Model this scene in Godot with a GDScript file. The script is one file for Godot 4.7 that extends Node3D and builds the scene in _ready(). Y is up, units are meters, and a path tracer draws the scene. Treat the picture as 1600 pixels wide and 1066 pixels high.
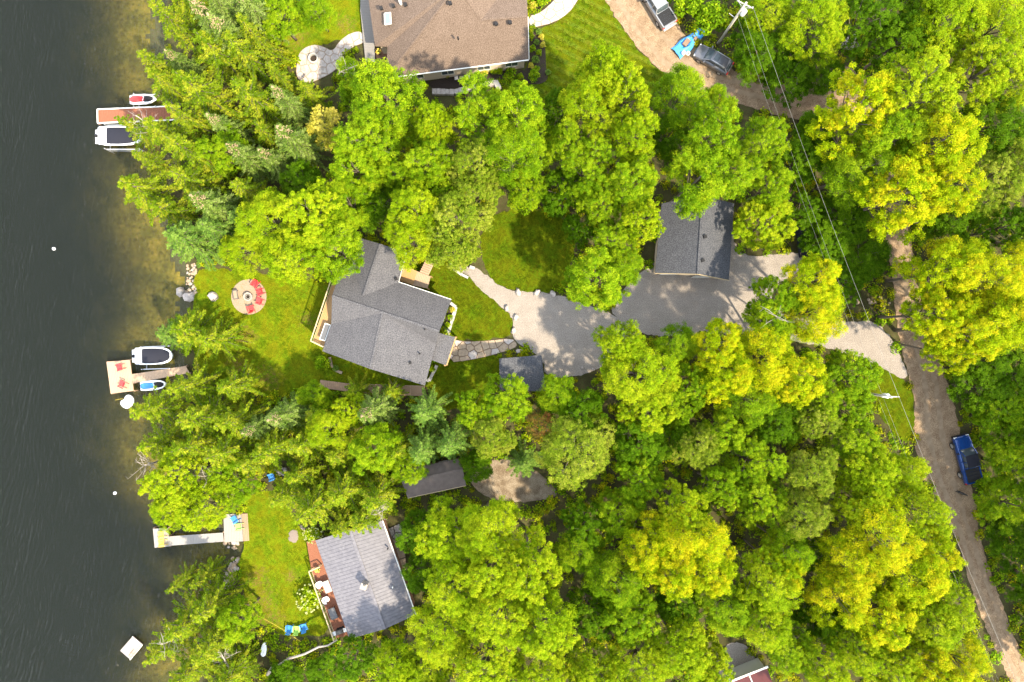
extends Node3D
# A lakeside lot with cottages, docks and a hardwood stand, seen from a drone hanging 82 m above it.
# Positions are read off the aerial plan: map(x, y, height) turns plan units into metres for a point at that height above the ground.

const EYE := 82.0
const FOCAL := 1067.0
const LAKE := -0.55

var M := {}
var used := {}
var outlines := {}
var footprints := []
var rng := RandomNumberGenerator.new()
var bumps := FastNoiseLite.new()


func _ready():
	rng.seed = 20240
	bumps.seed = 5
	bumps.frequency = 0.25
	set_camera_sky_and_sun()
	make_materials()
	build_land()
	build_water()
	build_cottages()
	build_yards()
	build_docks_and_boats()
	build_vehicles()
	build_poles_and_wires()
	build_furniture()
	build_trees()
	build_undergrowth()
	build_grass()


func set_camera_sky_and_sun():
	var camera := Camera3D.new()
	camera.name = "camera"
	camera.position = Vector3(0, EYE, 0)
	camera.rotation_degrees = Vector3(-90, 0, 0)
	camera.fov = 53.08
	camera.near = 0.5
	camera.far = 1500.0
	add_child(camera)
	camera.current = true
	var sky_look := ProceduralSkyMaterial.new()
	sky_look.sky_top_color = Color(0.55, 0.585, 0.63)
	sky_look.sky_horizon_color = Color(0.9, 0.9, 0.9)
	sky_look.sky_curve = 0.3
	sky_look.ground_bottom_color = Color(0.2, 0.22, 0.18)
	sky_look.ground_horizon_color = Color(0.5, 0.52, 0.48)
	var sky := Sky.new()
	sky.sky_material = sky_look
	var env := Environment.new()
	env.background_mode = Environment.BG_SKY
	env.sky = sky
	env.background_energy_multiplier = 2.45
	env.tonemap_mode = Environment.TONE_MAPPER_LINEAR
	env.tonemap_exposure = 3.1
	env.sdfgi_enabled = true
	env.ssao_enabled = true
	env.ssil_enabled = true
	env.volumetric_fog_enabled = true
	env.volumetric_fog_density = 0.0
	var around := WorldEnvironment.new()
	around.name = "surroundings"
	around.environment = env
	add_child(around)
	var sun := DirectionalLight3D.new()
	sun.name = "sun"
	sun.light_energy = 1.3
	sun.light_color = Color(1.0, 0.94, 0.82)
	sun.light_angular_distance = 1.4
	sun.shadow_enabled = true
	sun.directional_shadow_max_distance = 200.0
	add_child(sun)
	sun.look_at_from_position(Vector3(0.455, 0.766, 0.455) * 100.0, Vector3.ZERO, Vector3.UP)


# ---------------------------------------------------------------- small tools

func map(x: float, y: float, h := 0.0) -> Vector3:
	return Vector3((x - 800.0) / FOCAL * (EYE - h), h, (y - 533.0) / FOCAL * (EYE - h))


func flat(list: Array, h := 0.0) -> PackedVector2Array:
	var out := PackedVector2Array()
	for i in range(0, list.size(), 2):
		var p := map(list[i], list[i + 1], h)
		out.append(Vector2(p.x, p.z))
	return out


func numbered(called: String) -> String:
	if not used.has(called):
		used[called] = 0
		return called
	used[called] += 1
	return "%s_%03d" % [called, used[called]]


func tag(o: Node3D, label: String, category: String, group := "") -> Node3D:
	o.set_meta("label", label)
	o.set_meta("category", category)
	if group != "":
		o.set_meta("group", group)
	return o


func thing(called: String, label: String, category: String, where := Vector3.ZERO, turn := 0.0, group := "") -> Node3D:
	var o := Node3D.new()
	o.name = numbered(called)
	add_child(o)
	o.position = where
	o.rotation.y = turn
	return tag(o, label, category, group)


func copy_of(source: Node3D, called: String, label: String, where: Vector3, turn := 0.0) -> Node3D:
	var o: Node3D = source.duplicate()
	o.name = numbered(called)
	add_child(o)
	o.position = where
	o.rotation.y = turn
	o.set_meta("label", label)
	return o


func part(called: String, s: SurfaceTool, look: Material, parent: Node3D, kind := "") -> MeshInstance3D:
	s.generate_normals()
	return mesh_part(called, s.commit(), look, parent, kind)


func mesh_part(called: String, mesh: Mesh, look: Material, parent: Node3D, kind := "") -> MeshInstance3D:
	var o := MeshInstance3D.new()
	o.name = called
	o.mesh = mesh
	o.material_override = look
	parent.add_child(o, true)
	if kind != "":
		o.set_meta("kind", kind)
	return o


func structure(called: String, s: SurfaceTool, look: Material) -> MeshInstance3D:
	var o := part(numbered(called), s, look, self)
	o.set_meta("kind", "structure")
	return o


func shape(smooth := false) -> SurfaceTool:
	var s := SurfaceTool.new()
	s.begin(Mesh.PRIMITIVE_TRIANGLES)
	s.set_smooth_group(0 if smooth else -1)
	return s


func tri(s: SurfaceTool, a: Vector3, b: Vector3, c: Vector3):
	s.add_vertex(a)
	s.add_vertex(b)
	s.add_vertex(c)


func quad(s: SurfaceTool, a: Vector3, b: Vector3, c: Vector3, d: Vector3):
	tri(s, a, b, c)
	tri(s, a, c, d)


func box(s: SurfaceTool, c: Vector3, size: Vector3, b := Basis()):
	var h := size * 0.5
	var p := []
	for k in 8:
		p.append(c + b * Vector3(h.x if k & 1 else -h.x, h.y if k & 2 else -h.y, h.z if k & 4 else -h.z))
	quad(s, p[2], p[6], p[7], p[3])
	quad(s, p[0], p[1], p[5], p[4])
	quad(s, p[0], p[4], p[6], p[2])
	quad(s, p[1], p[3], p[7], p[5])
	quad(s, p[0], p[2], p[3], p[1])
	quad(s, p[4], p[5], p[7], p[6])


func bar(s: SurfaceTool, a: Vector3, b: Vector3, w: float, h: float):
	var d := b - a
	var x := d.normalized()
	var up := Vector3.UP if absf(x.y) < 0.95 else Vector3.RIGHT
	var z := x.cross(up).normalized()
	box(s, (a + b) * 0.5, Vector3(d.length(), h, w), Basis(x, z.cross(x).normalized(), z))


func tube(s: SurfaceTool, pts: Array, radii: Array, sides := 6):
	var rings := []
	for i in pts.size():
		var d: Vector3 = (pts[mini(i + 1, pts.size() - 1)] - pts[maxi(i - 1, 0)]).normalized()
		var side := d.cross(Vector3.UP if absf(d.y) < 0.9 else Vector3.RIGHT).normalized()
		var up := side.cross(d)
		var ring := PackedVector3Array()
		for k in sides:
			var a := TAU * k / sides
			ring.append(pts[i] + (side * cos(a) + up * sin(a)) * radii[i])
		rings.append(ring)
	loft(s, rings)


func loft(s: SurfaceTool, rings: Array, caps := true, closed := true):
	for i in rings.size() - 1:
		var a: PackedVector3Array = rings[i]
		var b: PackedVector3Array = rings[i + 1]
		var n := a.size()
		for k in (n if closed else n - 1):
			var j := (k + 1) % n
			quad(s, a[k], b[k], b[j], a[j])
	if caps:
		for e in [0, rings.size() - 1]:
			var r: PackedVector3Array = rings[e]
			var mid := Vector3.ZERO
			for p in r:
				mid += p / r.size()
			for k in r.size():
				if e == 0:
					tri(s, mid, r[k], r[(k + 1) % r.size()])
				else:
					tri(s, mid, r[(k + 1) % r.size()], r[k])


# profile: [radius, height] pairs, turned round the y axis at c
func lathe(s: SurfaceTool, c: Vector3, profile: Array, sides := 16, b := Basis()):
	var rings := []
	for k in sides:
		var a := TAU * k / sides
		var ring := PackedVector3Array()
		for p in profile:
			ring.append(c + b * Vector3(cos(a) * p[0], p[1], sin(a) * p[0]))
		rings.append(ring)
	for k in sides:
		var r: PackedVector3Array = rings[k]
		var q: PackedVector3Array = rings[(k + 1) % sides]
		for i in r.size() - 1:
			quad(s, r[i], r[i + 1], q[i + 1], q[i])


func sheet(s: SurfaceTool, poly: PackedVector2Array, y: float):
	var t := Geometry2D.triangulate_polygon(poly)
	for i in range(0, t.size(), 3):
		var a := poly[t[i]]
		var b := poly[t[i + 1]]
		var c := poly[t[i + 2]]
		if (b - a).cross(c - a) < 0:
			var keep := b
			b = c
			c = keep
		tri(s, Vector3(a.x, y, a.y), Vector3(b.x, y, b.y), Vector3(c.x, y, c.y))


func prism(s: SurfaceTool, poly: PackedVector2Array, y0: float, y1: float, bottom := false):
	sheet(s, poly, y1)
	if bottom:
		sheet(s, poly, y0)
	var n := poly.size()
	var turn := -1 if Geometry2D.is_polygon_clockwise(poly) else 1
	for k in n:
		var a := poly[k]
		var b := poly[(k + 1) % n]
		if turn > 0:
			quad(s, Vector3(a.x, y0, a.y), Vector3(a.x, y1, a.y), Vector3(b.x, y1, b.y), Vector3(b.x, y0, b.y))
		else:
			quad(s, Vector3(b.x, y0, b.y), Vector3(b.x, y1, b.y), Vector3(a.x, y1, a.y), Vector3(a.x, y0, a.y))


# a sloping board of thickness t under the polygon pts
func slab(s: SurfaceTool, pts: Array, t: float):
	var poly := PackedVector2Array()
	for p in pts:
		poly.append(Vector2(p.x, p.z))
	var ids := Geometry2D.triangulate_polygon(poly)
	var down := Vector3(0, -t, 0)
	for i in range(0, ids.size(), 3):
		var a: Vector3 = pts[ids[i]]
		var b: Vector3 = pts[ids[i + 1]]
		var c: Vector3 = pts[ids[i + 2]]
		if (b - a).cross(c - a).y > 0:
			var keep := b
			b = c
			c = keep
		tri(s, a, b, c)
		tri(s, a + down, c + down, b + down)
	for k in pts.size():
		var a: Vector3 = pts[k]
		var b: Vector3 = pts[(k + 1) % pts.size()]
		quad(s, a, b, b + down, a + down)


# the wandering outline, or a smoother one where it would cross itself
func outline_of(list: Array, step: float, amount: float) -> PackedVector2Array:
	for k in 4:
		var poly := rough(rounded(flat(list), 2), step, amount)
		if Geometry2D.triangulate_polygon(poly).size():
			return poly
		amount *= 0.5
		step *= 1.5
	return rounded(flat(list), 2)


# a polygon whose edges wander a little, as the edge of gravel or turf does
func rough(poly: PackedVector2Array, step := 0.5, amount := 0.18) -> PackedVector2Array:
	var out := PackedVector2Array()
	for k in poly.size():
		var a := poly[k]
		var b := poly[(k + 1) % poly.size()]
		var n := maxi(1, int(a.distance_to(b) / step))
		for i in n:
			var p := a.lerp(b, float(i) / n)
			p += Vector2(bumps.get_noise_2d(p.x * 9.0, p.y * 9.0), bumps.get_noise_2d(p.y * 9.0 + 70.0, p.x * 9.0)) * amount * 2.0
			out.append(p)
	return out


# Chaikin's corner cutting
func rounded(poly: PackedVector2Array, times := 2) -> PackedVector2Array:
	for t in times:
		var out := PackedVector2Array()
		for k in poly.size():
			var a := poly[k]
			var b := poly[(k + 1) % poly.size()]
			out.append(a.lerp(b, 0.25))
			out.append(a.lerp(b, 0.75))
		poly = out
	return poly


func facing(dx: float, dz: float) -> float:
	return atan2(-dz, dx)


# ---------------------------------------------------------------- materials

func plain(key: String, r: float, g: float, b: float, roughness := 0.7, metal := 0.0, specular := 0.5) -> StandardMaterial3D:
	var m := StandardMaterial3D.new()
	m.resource_name = key
	m.albedo_color = Color(r, g, b).linear_to_srgb()
	m.roughness = roughness
	m.metallic = metal
	m.metallic_specular = specular
	m.cull_mode = BaseMaterial3D.CULL_DISABLED
	M[key] = m
	return m


func noise_picture(tints: Array, frequency: float, octaves: int, number: int, size := 512, cell := false) -> NoiseTexture2D:
	var n := FastNoiseLite.new()
	n.seed = number
	n.noise_type = FastNoiseLite.TYPE_CELLULAR if cell else FastNoiseLite.TYPE_SIMPLEX
	n.frequency = frequency
	n.fractal_type = FastNoiseLite.FRACTAL_FBM
	n.fractal_octaves = octaves
	n.fractal_gain = 0.6
	if cell:
		n.cellular_return_type = FastNoiseLite.RETURN_CELL_VALUE
		n.fractal_type = FastNoiseLite.FRACTAL_NONE
	var t := NoiseTexture2D.new()
	t.width = size
	t.height = size
	t.seamless = true
	t.noise = n
	var g := Gradient.new()
	var at := PackedFloat32Array()
	var c := PackedColorArray()
	for i in tints.size():
		at.append(0.22 + 0.56 * i / maxf(1.0, tints.size() - 1.0))
		c.append(Color(tints[i][0], tints[i][1], tints[i][2]).linear_to_srgb())
	g.offsets = at
	g.colors = c
	t.color_ramp = g
	return t


# fine grain of one tile size, broken up by a coarse pattern of another
func grained(key: String, tints: Array, tile: float, frequency := 0.05, octaves := 4, roughness := 0.9, coarse := [], coarse_tile := 17.0, relief := 0.0, cell := false) -> StandardMaterial3D:
	var m := plain(key, 1, 1, 1, roughness, 0.0, 0.3)
	m.albedo_color = Color.WHITE
	m.albedo_texture = noise_picture(tints, frequency, octaves, M.size() + 11, 512, cell)
	m.uv1_triplanar = true
	m.uv1_world_triplanar = true
	m.uv1_scale = Vector3.ONE / tile
	if coarse.size():
		m.detail_enabled = true
		m.detail_blend_mode = BaseMaterial3D.BLEND_MODE_MUL
		m.detail_uv_layer = BaseMaterial3D.DETAIL_UV_2
		m.detail_albedo = noise_picture(coarse, 0.012, 4, M.size() + 71)
		m.uv2_triplanar = true
		m.uv2_world_triplanar = true
		m.uv2_scale = Vector3.ONE / coarse_tile
	if relief > 0.0:
		m.heightmap_enabled = true
		m.heightmap_texture = m.albedo_texture
		m.heightmap_scale = relief
	return m


func leafy(key: String, roughness := 0.6) -> StandardMaterial3D:
	var m := plain(key, 1, 1, 1, roughness, 0.0, 0.14)
	m.albedo_color = Color.WHITE
	m.vertex_color_use_as_albedo = true
	m.backlight_enabled = true
	m.backlight = Color(0.76, 0.82, 0.3)
	return m


func make_materials():
	grained("forest_floor", [[0.035, 0.03, 0.014], [0.075, 0.05, 0.025], [0.06, 0.065, 0.02], [0.05, 0.075, 0.016]], 3.0, 0.03, 5, 0.95, [[0.6, 0.6, 0.55], [1, 1, 1]], 23.0, 3.0)
	grained("lake_bed", [[0.08, 0.07, 0.006], [0.17, 0.125, 0.012], [0.13, 0.12, 0.008], [0.23, 0.165, 0.03]], 9.0, 0.02, 5, 0.95, [[0.45, 0.5, 0.4], [1, 0.95, 0.85]], 31.0)
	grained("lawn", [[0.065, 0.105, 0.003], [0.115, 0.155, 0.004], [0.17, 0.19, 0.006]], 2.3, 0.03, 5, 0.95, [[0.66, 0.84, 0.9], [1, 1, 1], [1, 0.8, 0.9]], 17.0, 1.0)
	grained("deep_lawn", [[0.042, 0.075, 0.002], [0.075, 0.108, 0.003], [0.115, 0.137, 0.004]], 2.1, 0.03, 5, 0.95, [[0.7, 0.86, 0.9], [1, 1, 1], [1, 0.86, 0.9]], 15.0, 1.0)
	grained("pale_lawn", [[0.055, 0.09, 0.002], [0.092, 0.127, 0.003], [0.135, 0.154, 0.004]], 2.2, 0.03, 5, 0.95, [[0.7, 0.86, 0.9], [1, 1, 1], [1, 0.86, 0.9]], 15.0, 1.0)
	grained("gravel", [[0.15, 0.13, 0.114], [0.235, 0.205, 0.182], [0.34, 0.3, 0.268]], 2.6, 0.04, 3, 0.95, [[0.9, 0.89, 0.88], [1, 1, 1]], 13.0, 1.5)
	grained("brown_gravel", [[0.12, 0.09, 0.062], [0.22, 0.175, 0.125], [0.31, 0.255, 0.19]], 2.6, 0.04, 4, 0.95, [[0.6, 0.55, 0.5], [1, 1, 1]], 11.0, 1.5)
	grained("dirt", [[0.175, 0.121, 0.075], [0.245, 0.175, 0.112], [0.31, 0.227, 0.151]], 3.3, 0.03, 5, 0.95, [[0.74, 0.7, 0.68], [1, 1, 1]], 9.0, 1.5)
	grained("track_dirt", [[0.21, 0.152, 0.1], [0.28, 0.21, 0.146]], 2.1, 0.06, 5, 0.95, [[0.8, 0.78, 0.75], [1, 1, 1]], 7.0, 1.0)
	grained("mulch", [[0.02, 0.015, 0.013], [0.06, 0.045, 0.035]], 1.4, 0.08, 4, 0.95, [], 1.0, 2.0)
	grained("dry_turf", [[0.15, 0.12, 0.03], [0.2, 0.17, 0.03], [0.15, 0.17, 0.012]], 1.7, 0.05, 5, 0.95)
	grained("joint_soil", [[0.1, 0.065, 0.045], [0.17, 0.115, 0.08]], 1.2, 0.06, 4)
	grained("sand", [[0.23, 0.165, 0.12], [0.32, 0.24, 0.18]], 1.5, 0.07, 4)
	grained("grey_shingle", [[0.048, 0.047, 0.052], [0.083, 0.081, 0.088], [0.138, 0.135, 0.145]], 3.3, 0.035, 3, 0.9, [[0.84, 0.84, 0.86], [1, 1, 1]], 9.0, 0.6)
	grained("dark_shingle", [[0.036, 0.038, 0.046], [0.07, 0.072, 0.082], [0.12, 0.122, 0.132]], 3.1, 0.035, 3, 0.9, [[0.8, 0.8, 0.82], [1, 1, 1]], 7.0, 0.6)
	grained("brown_shingle", [[0.075, 0.053, 0.041], [0.13, 0.094, 0.074], [0.19, 0.142, 0.114]], 3.4, 0.04, 3, 0.9, [[0.86, 0.85, 0.84], [1, 1, 1]], 8.0, 0.6)
	grained("shed_shingle", [[0.12, 0.095, 0.085], [0.19, 0.155, 0.14]], 2.4, 0.09, 3, 0.9, [[0.8, 0.8, 0.8], [1, 1, 1]], 6.0)
	grained("metal_roofing", [[0.125, 0.12, 0.136], [0.165, 0.158, 0.176]], 6.0, 0.02, 3, 0.42, [[0.86, 0.86, 0.88], [1, 1, 1]], 9.0)
	grained("red_plank", [[0.15, 0.052, 0.028], [0.21, 0.08, 0.045], [0.26, 0.108, 0.064]], 1.3, 0.05, 4, 0.7)
	grained("new_plank", [[0.28, 0.185, 0.12], [0.38, 0.265, 0.18], [0.46, 0.335, 0.235]], 1.3, 0.05, 4, 0.75)
	grained("cedar_plank", [[0.27, 0.15, 0.06], [0.38, 0.225, 0.1], [0.45, 0.28, 0.13]], 1.3, 0.05, 4, 0.7)
	grained("grey_plank", [[0.19, 0.175, 0.162], [0.27, 0.252, 0.236], [0.33, 0.312, 0.295]], 1.2, 0.05, 4, 0.85)
	grained("dim_plank", [[0.16, 0.15, 0.145], [0.24, 0.225, 0.215]], 1.2, 0.05, 4, 0.85)
	grained("walk_plank", [[0.24, 0.155, 0.1], [0.36, 0.245, 0.165]], 1.1, 0.05, 4, 0.85)
	grained("flagstone", [[0.28, 0.2, 0.135], [0.38, 0.285, 0.2], [0.33, 0.285, 0.225]], 1.4, 0.05, 4, 0.9, [[0.75, 0.75, 0.75], [1, 1, 1]], 3.0, 1.0)
	grained("pale_stone", [[0.3, 0.26, 0.235], [0.42, 0.375, 0.345], [0.5, 0.45, 0.42]], 1.3, 0.05, 4, 0.9, [[0.72, 0.7, 0.7], [1, 1, 1]], 4.0, 1.0)
	grained("patio_stone", [[0.36, 0.31, 0.285], [0.46, 0.41, 0.385]], 1.1, 0.05, 4, 0.9, [[0.8, 0.8, 0.8], [1, 1, 1]], 3.0)
	grained("slab_stone", [[0.15, 0.12, 0.105], [0.22, 0.18, 0.16]], 0.9, 0.05, 4)
	grained("rock", [[0.22, 0.19, 0.165], [0.36, 0.32, 0.29], [0.5, 0.45, 0.42]], 0.9, 0.05, 5, 0.9, [[0.7, 0.7, 0.7], [1, 1, 1]], 2.6, 1.0)
	grained("white_stone", [[0.3, 0.285, 0.26], [0.42, 0.4, 0.375]], 0.8, 0.06, 4, 0.9)
	grained("bark", [[0.07, 0.055, 0.042], [0.14, 0.115, 0.09], [0.2, 0.17, 0.14]], 0.8, 0.06, 4, 0.95)
	grained("dead_wood", [[0.26, 0.22, 0.19], [0.4, 0.36, 0.32]], 0.8, 0.06, 4, 0.95)
	grained("tan_siding", [[0.46, 0.37, 0.28], [0.54, 0.45, 0.35]], 2.0, 0.05, 3, 0.8)
	grained("grey_siding", [[0.3, 0.31, 0.32], [0.37, 0.38, 0.39]], 2.0, 0.05, 3, 0.8)
	grained("brown_siding", [[0.16, 0.085, 0.055], [0.22, 0.12, 0.08]], 2.0, 0.05, 3, 0.8)
	grained("tarpaulin", [[0.03, 0.2, 0.62], [0.06, 0.33, 0.8], [0.14, 0.44, 0.85]], 1.6, 0.03, 4, 0.4)
	plain("white_paint", 0.62, 0.61, 0.58, 0.5)
	plain("white_gelcoat", 0.8, 0.81, 0.82, 0.25)
	plain("cream_trim", 0.44, 0.34, 0.2, 0.6)
	plain("pane", 0.05, 0.065, 0.075, 0.08)
	plain("sky_pane", 0.16, 0.26, 0.34, 0.08)
	plain("dark_canvas", 0.018, 0.019, 0.028, 0.85, 0.0, 0.25)
	plain("black_rubber", 0.025, 0.025, 0.026, 0.85)
	plain("black_plastic", 0.022, 0.022, 0.024, 0.75, 0.0, 0.25)
	plain("iron", 0.1, 0.095, 0.09, 0.6, 0.4)
	plain("galvanised", 0.5, 0.5, 0.5, 0.4, 0.6)
	plain("rim_alloy", 0.55, 0.55, 0.56, 0.3, 0.6)
	plain("silver_paint", 0.24, 0.24, 0.25, 0.35, 0.3)
	plain("grey_paint", 0.11, 0.11, 0.125, 0.3, 0.3)
	plain("blue_paint", 0.006, 0.045, 0.2, 0.25, 0.2)
	for k in ["silver_paint", "grey_paint", "blue_paint", "white_gelcoat"]:
		M[k].clearcoat_enabled = true
		M[k].clearcoat = 0.5
		M[k].clearcoat_roughness = 0.08
	plain("red_lacquer", 0.62, 0.02, 0.02, 0.45)
	plain("tail_lamp", 0.5, 0.015, 0.012, 0.25)
	plain("head_lamp", 0.75, 0.77, 0.8, 0.15)
	plain("red_seat", 0.6, 0.03, 0.035, 0.6)
	plain("blue_seat", 0.03, 0.2, 0.5, 0.6)
	plain("green_seat", 0.28, 0.5, 0.1, 0.6)
	plain("yellow_seat", 0.72, 0.5, 0.06, 0.6)
	plain("yellow_rope", 0.5, 0.4, 0.04, 0.8)
	plain("dog_fur", 0.018, 0.016, 0.015, 0.8)
	plain("pole_wood", 0.42, 0.39, 0.34, 0.9)
	plain("wire", 0.27, 0.26, 0.24, 0.5, 0.2)
	plain("grey_cloth", 0.09, 0.092, 0.1, 0.8)
	plain("dark_red_panel", 0.1, 0.018, 0.018, 0.4)
	plain("rust_load", 0.2, 0.13, 0.09, 0.9)
	leafy("broad_leaf")
	leafy("needle", 0.7)
	leafy("blade", 0.9)
	M["lawn"].metallic_specular = 0.1
	M["deep_lawn"].metallic_specular = 0.1
	M["dry_turf"].metallic_specular = 0.1


# ---------------------------------------------------------------- land and water

const SHORE := [[-400, 250], [-60, 250], [0, 258], [60, 252], [110, 264], [180, 282], [250, 266], [330, 264], [400, 287], [440, 298], [480, 294], [540, 276], [580, 297], [640, 276], [700, 268], [760, 290], [820, 340], [848, 370], [866, 373], [890, 356], [930, 348], [1000, 322], [1066, 302], [1500, 290]]


func shore_x(z: float) -> float:
	var py := z * FOCAL / EYE + 533.0
	for i in SHORE.size() - 1:
		if py <= SHORE[i + 1][0]:
			var t := clampf((py - SHORE[i][0]) / float(SHORE[i + 1][0] - SHORE[i][0]), 0.0, 1.0)
			t = t * t * (3.0 - 2.0 * t)
			return (lerpf(SHORE[i][1], SHORE[i + 1][1], t) - 800.0) * EYE / FOCAL
	return (SHORE[-1][1] - 800.0) * EYE / FOCAL


func ground_height(x: float, z: float) -> float:
	var d := x - shore_x(z) + bumps.get_noise_2d(x * 1.6, z * 1.6) * 0.5
	if d > 1.3:
		return 0.0
	if d > 0.0:
		return lerpf(LAKE, 0.0, smoothstep(0.0, 1.3, d))
	var depth := -d
	return maxf(-7.0, LAKE - 0.055 * depth - 0.013 * depth * depth) + bumps.get_noise_2d(x * 0.9 + 40.0, z * 0.9) * 0.12 * minf(depth, 1.0)


func ground_sheet(called: String, poly: PackedVector2Array, y: float, look: String) -> MeshInstance3D:
	var s := shape()
	sheet(s, poly, y)
	var o := structure(called, s, M[look])
	outlines[o.name] = poly
	return o


func build_land():
	var ground := shape(true)
	var bed := shape(true)
	var step := 0.6
	var x0 := -84.0
	var z0 := -60.0
	var nx := 270
	var nz := 200
	var hs := PackedFloat32Array()
	hs.resize((nx + 1) * (nz + 1))
	for j in nz + 1:
		for i in nx + 1:
			hs[j * (nx + 1) + i] = ground_height(x0 + i * step, z0 + j * step)
	for j in nz:
		# inland cells are level: one long strip does for them
		var i := 0
		while i < nx:
			var x := x0 + i * step
			var z := z0 + j * step
			var wide := 1
			if x > shore_x(z) + 4.0:
				wide = nx - i
			var a := Vector3(x, hs[j * (nx + 1) + i], z)
			var b := Vector3(x + step * wide, hs[j * (nx + 1) + i + wide], z)
			var c := Vector3(x + step * wide, hs[(j + 1) * (nx + 1) + i + wide], z + step)
			var d := Vector3(x, hs[(j + 1) * (nx + 1) + i], z + step)
			quad(ground if (a.y + c.y) * 0.5 > LAKE - 0.12 else bed, a, b, c, d)
			i += wide
	var x1 := x0 + nx * step
	var z1 := z0 + nz * step
	var far := 700.0
	for e in [[-41.6, -far, far, z0], [-39.0, z1, far, far], [x1, z0, far, z1]]:
		quad(ground, Vector3(e[0], 0, e[1]), Vector3(e[2], 0, e[1]), Vector3(e[2], 0, e[3]), Vector3(e[0], 0, e[3]))
	for e in [[-far, -far, -41.6, z0], [-far, z1, -39.0, far], [-far, z0, x0, z1]]:
		quad(bed, Vector3(e[0], -7, e[1]), Vector3(e[2], -7, e[1]), Vector3(e[2], -7, e[3]), Vector3(e[0], -7, e[3]))
	structure("ground", ground, M["forest_floor"])
	structure("lake_bed", bed, M["lake_bed"])

	var lawns := [
		[305, 425, 330, 418, 430, 430, 520, 440, 600, 500, 690, 572, 664, 606, 640, 626, 560, 614, 500, 612, 440, 618, 400, 616, 330, 590, 300, 560, 290, 500, 306, 470],
		[606, 420, 700, 400, 735, 430, 790, 486, 803, 500, 800, 530, 706, 535, 690, 500, 640, 440],
		[670, 560, 706, 566, 790, 545, 784, 600, 760, 640, 690, 640, 660, 612],
		[752, 330, 860, 330, 900, 350, 890, 440, 866, 459, 792, 456, 750, 420],
		[380, 780, 420, 765, 460, 800, 485, 850, 500, 900, 520, 985, 480, 1000, 430, 990, 390, 960, 373, 900, 378, 850, 390, 800],
		[440, 50, 480, 10, 520, -20, 575, -20, 578, 60, 540, 60, 500, 72, 470, 80, 450, 110, 440, 90],
		[828, 46, 866, 38, 904, 0, 910, -25, 935, -25, 964, 32, 984, 60, 1014, 98, 1050, 124, 1000, 160, 880, 180, 800, 160, 780, 130, 826, 110],
		[1372, 560, 1420, 600, 1432, 640, 1424, 700, 1380, 660, 1350, 600],
	]
	for i in lawns.size():
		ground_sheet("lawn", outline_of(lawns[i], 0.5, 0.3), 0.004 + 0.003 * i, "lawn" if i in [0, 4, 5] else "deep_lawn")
	# the mower's stripes on the upper lawn
	var striped := shape()
	var across := Vector2(-0.447, 0.894)
	var along := Vector2(0.894, 0.447)
	for k in 40:
		var c := Vector2(8.0, -33.0) + across * (k - 20) * 1.1
		var strip := PackedVector2Array([c - along * 60, c + along * 60, c + along * 60 + across * 0.5, c - along * 60 + across * 0.5])
		for cut in Geometry2D.intersect_polygons(outlines["lawn_006"], strip):
			sheet(striped, cut, 0.026)
	structure("mown_lawn", striped, M["pale_lawn"])

	var paths := [
		["dirt_road", 0.02, "dirt", [1300, 120, 1345, 190, 1372, 280, 1380, 354, 1391, 412, 1396, 447, 1402, 520, 1422, 600, 1431, 632, 1426, 690, 1446, 757, 1470, 800, 1496, 840, 1522, 940, 1578, 1066, 1640, 1200, 1690, 1200, 1640, 1100, 1600, 1031, 1560, 930, 1530, 842, 1527, 800, 1517, 762, 1505, 700, 1495, 650, 1482, 600, 1455, 520, 1437, 430, 1417, 357, 1408, 270, 1385, 170, 1330, 100]],
		["dirt_driveway", 0.024, "dirt", [944, -2, 965, 32, 985, 60, 1015, 97, 1050, 122, 1100, 146, 1162, 164, 1244, 190, 1290, 180, 1340, 190, 1345, 120, 1325, 100, 1300, 116, 1262, 134, 1194, 130, 1140, 108, 1100, 84, 1072, 60, 1054, 30, 1040, -2, 1030, -40, 930, -40]],
		["gravel_turning_area", 0.028, "gravel", [712, 412, 735, 418, 750, 421, 790, 455, 866, 458, 930, 480, 950, 486, 1000, 520, 960, 560, 930, 580, 906, 588, 853, 592, 848, 558, 809, 538, 800, 525, 803, 500, 790, 484, 750, 453, 735, 432, 708, 420]],
		["gravel_yard", 0.032, "gravel", [945, 486, 985, 440, 1009, 418, 1025, 410, 1040, 330, 1140, 330, 1150, 400, 1200, 400, 1252, 392, 1256, 420, 1212, 445, 1200, 490, 1320, 505, 1374, 499, 1412, 565, 1420, 600, 1355, 562, 1300, 545, 1200, 525, 1150, 520, 1081, 524, 1000, 525]],
		["gravel_clearing", 0.016, "brown_gravel", [730, 745, 760, 722, 800, 715, 840, 735, 875, 770, 860, 782, 800, 785, 750, 775]],
		["concrete_pad", 0.016, "gravel", [1130, 1000, 1175, 1008, 1185, 1060, 1120, 1075]],
	]
	for p in paths:
		ground_sheet(p[0], outline_of(p[3], 0.35, 0.13), p[1] + 0.02, p[2])
	# wheel tracks worn into the dirt
	for t in [[[1398, 340], [1411, 410], [1418, 470], [1430, 540], [1446, 600], [1450, 680], [1470, 755], [1500, 830], [1535, 940], [1592, 1066]], [[1408, 340], [1424, 410], [1432, 470], [1444, 540], [1462, 600], [1472, 680], [1490, 755], [1514, 830], [1548, 930], [1610, 1066]], [[965, 0], [1000, 55], [1040, 100], [1100, 130], [1180, 150], [1250, 165]], [[1000, 0], [1030, 50], [1065, 92], [1110, 118], [1190, 138], [1260, 150]]]:
		var left := PackedVector2Array()
		var right := PackedVector2Array()
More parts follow.
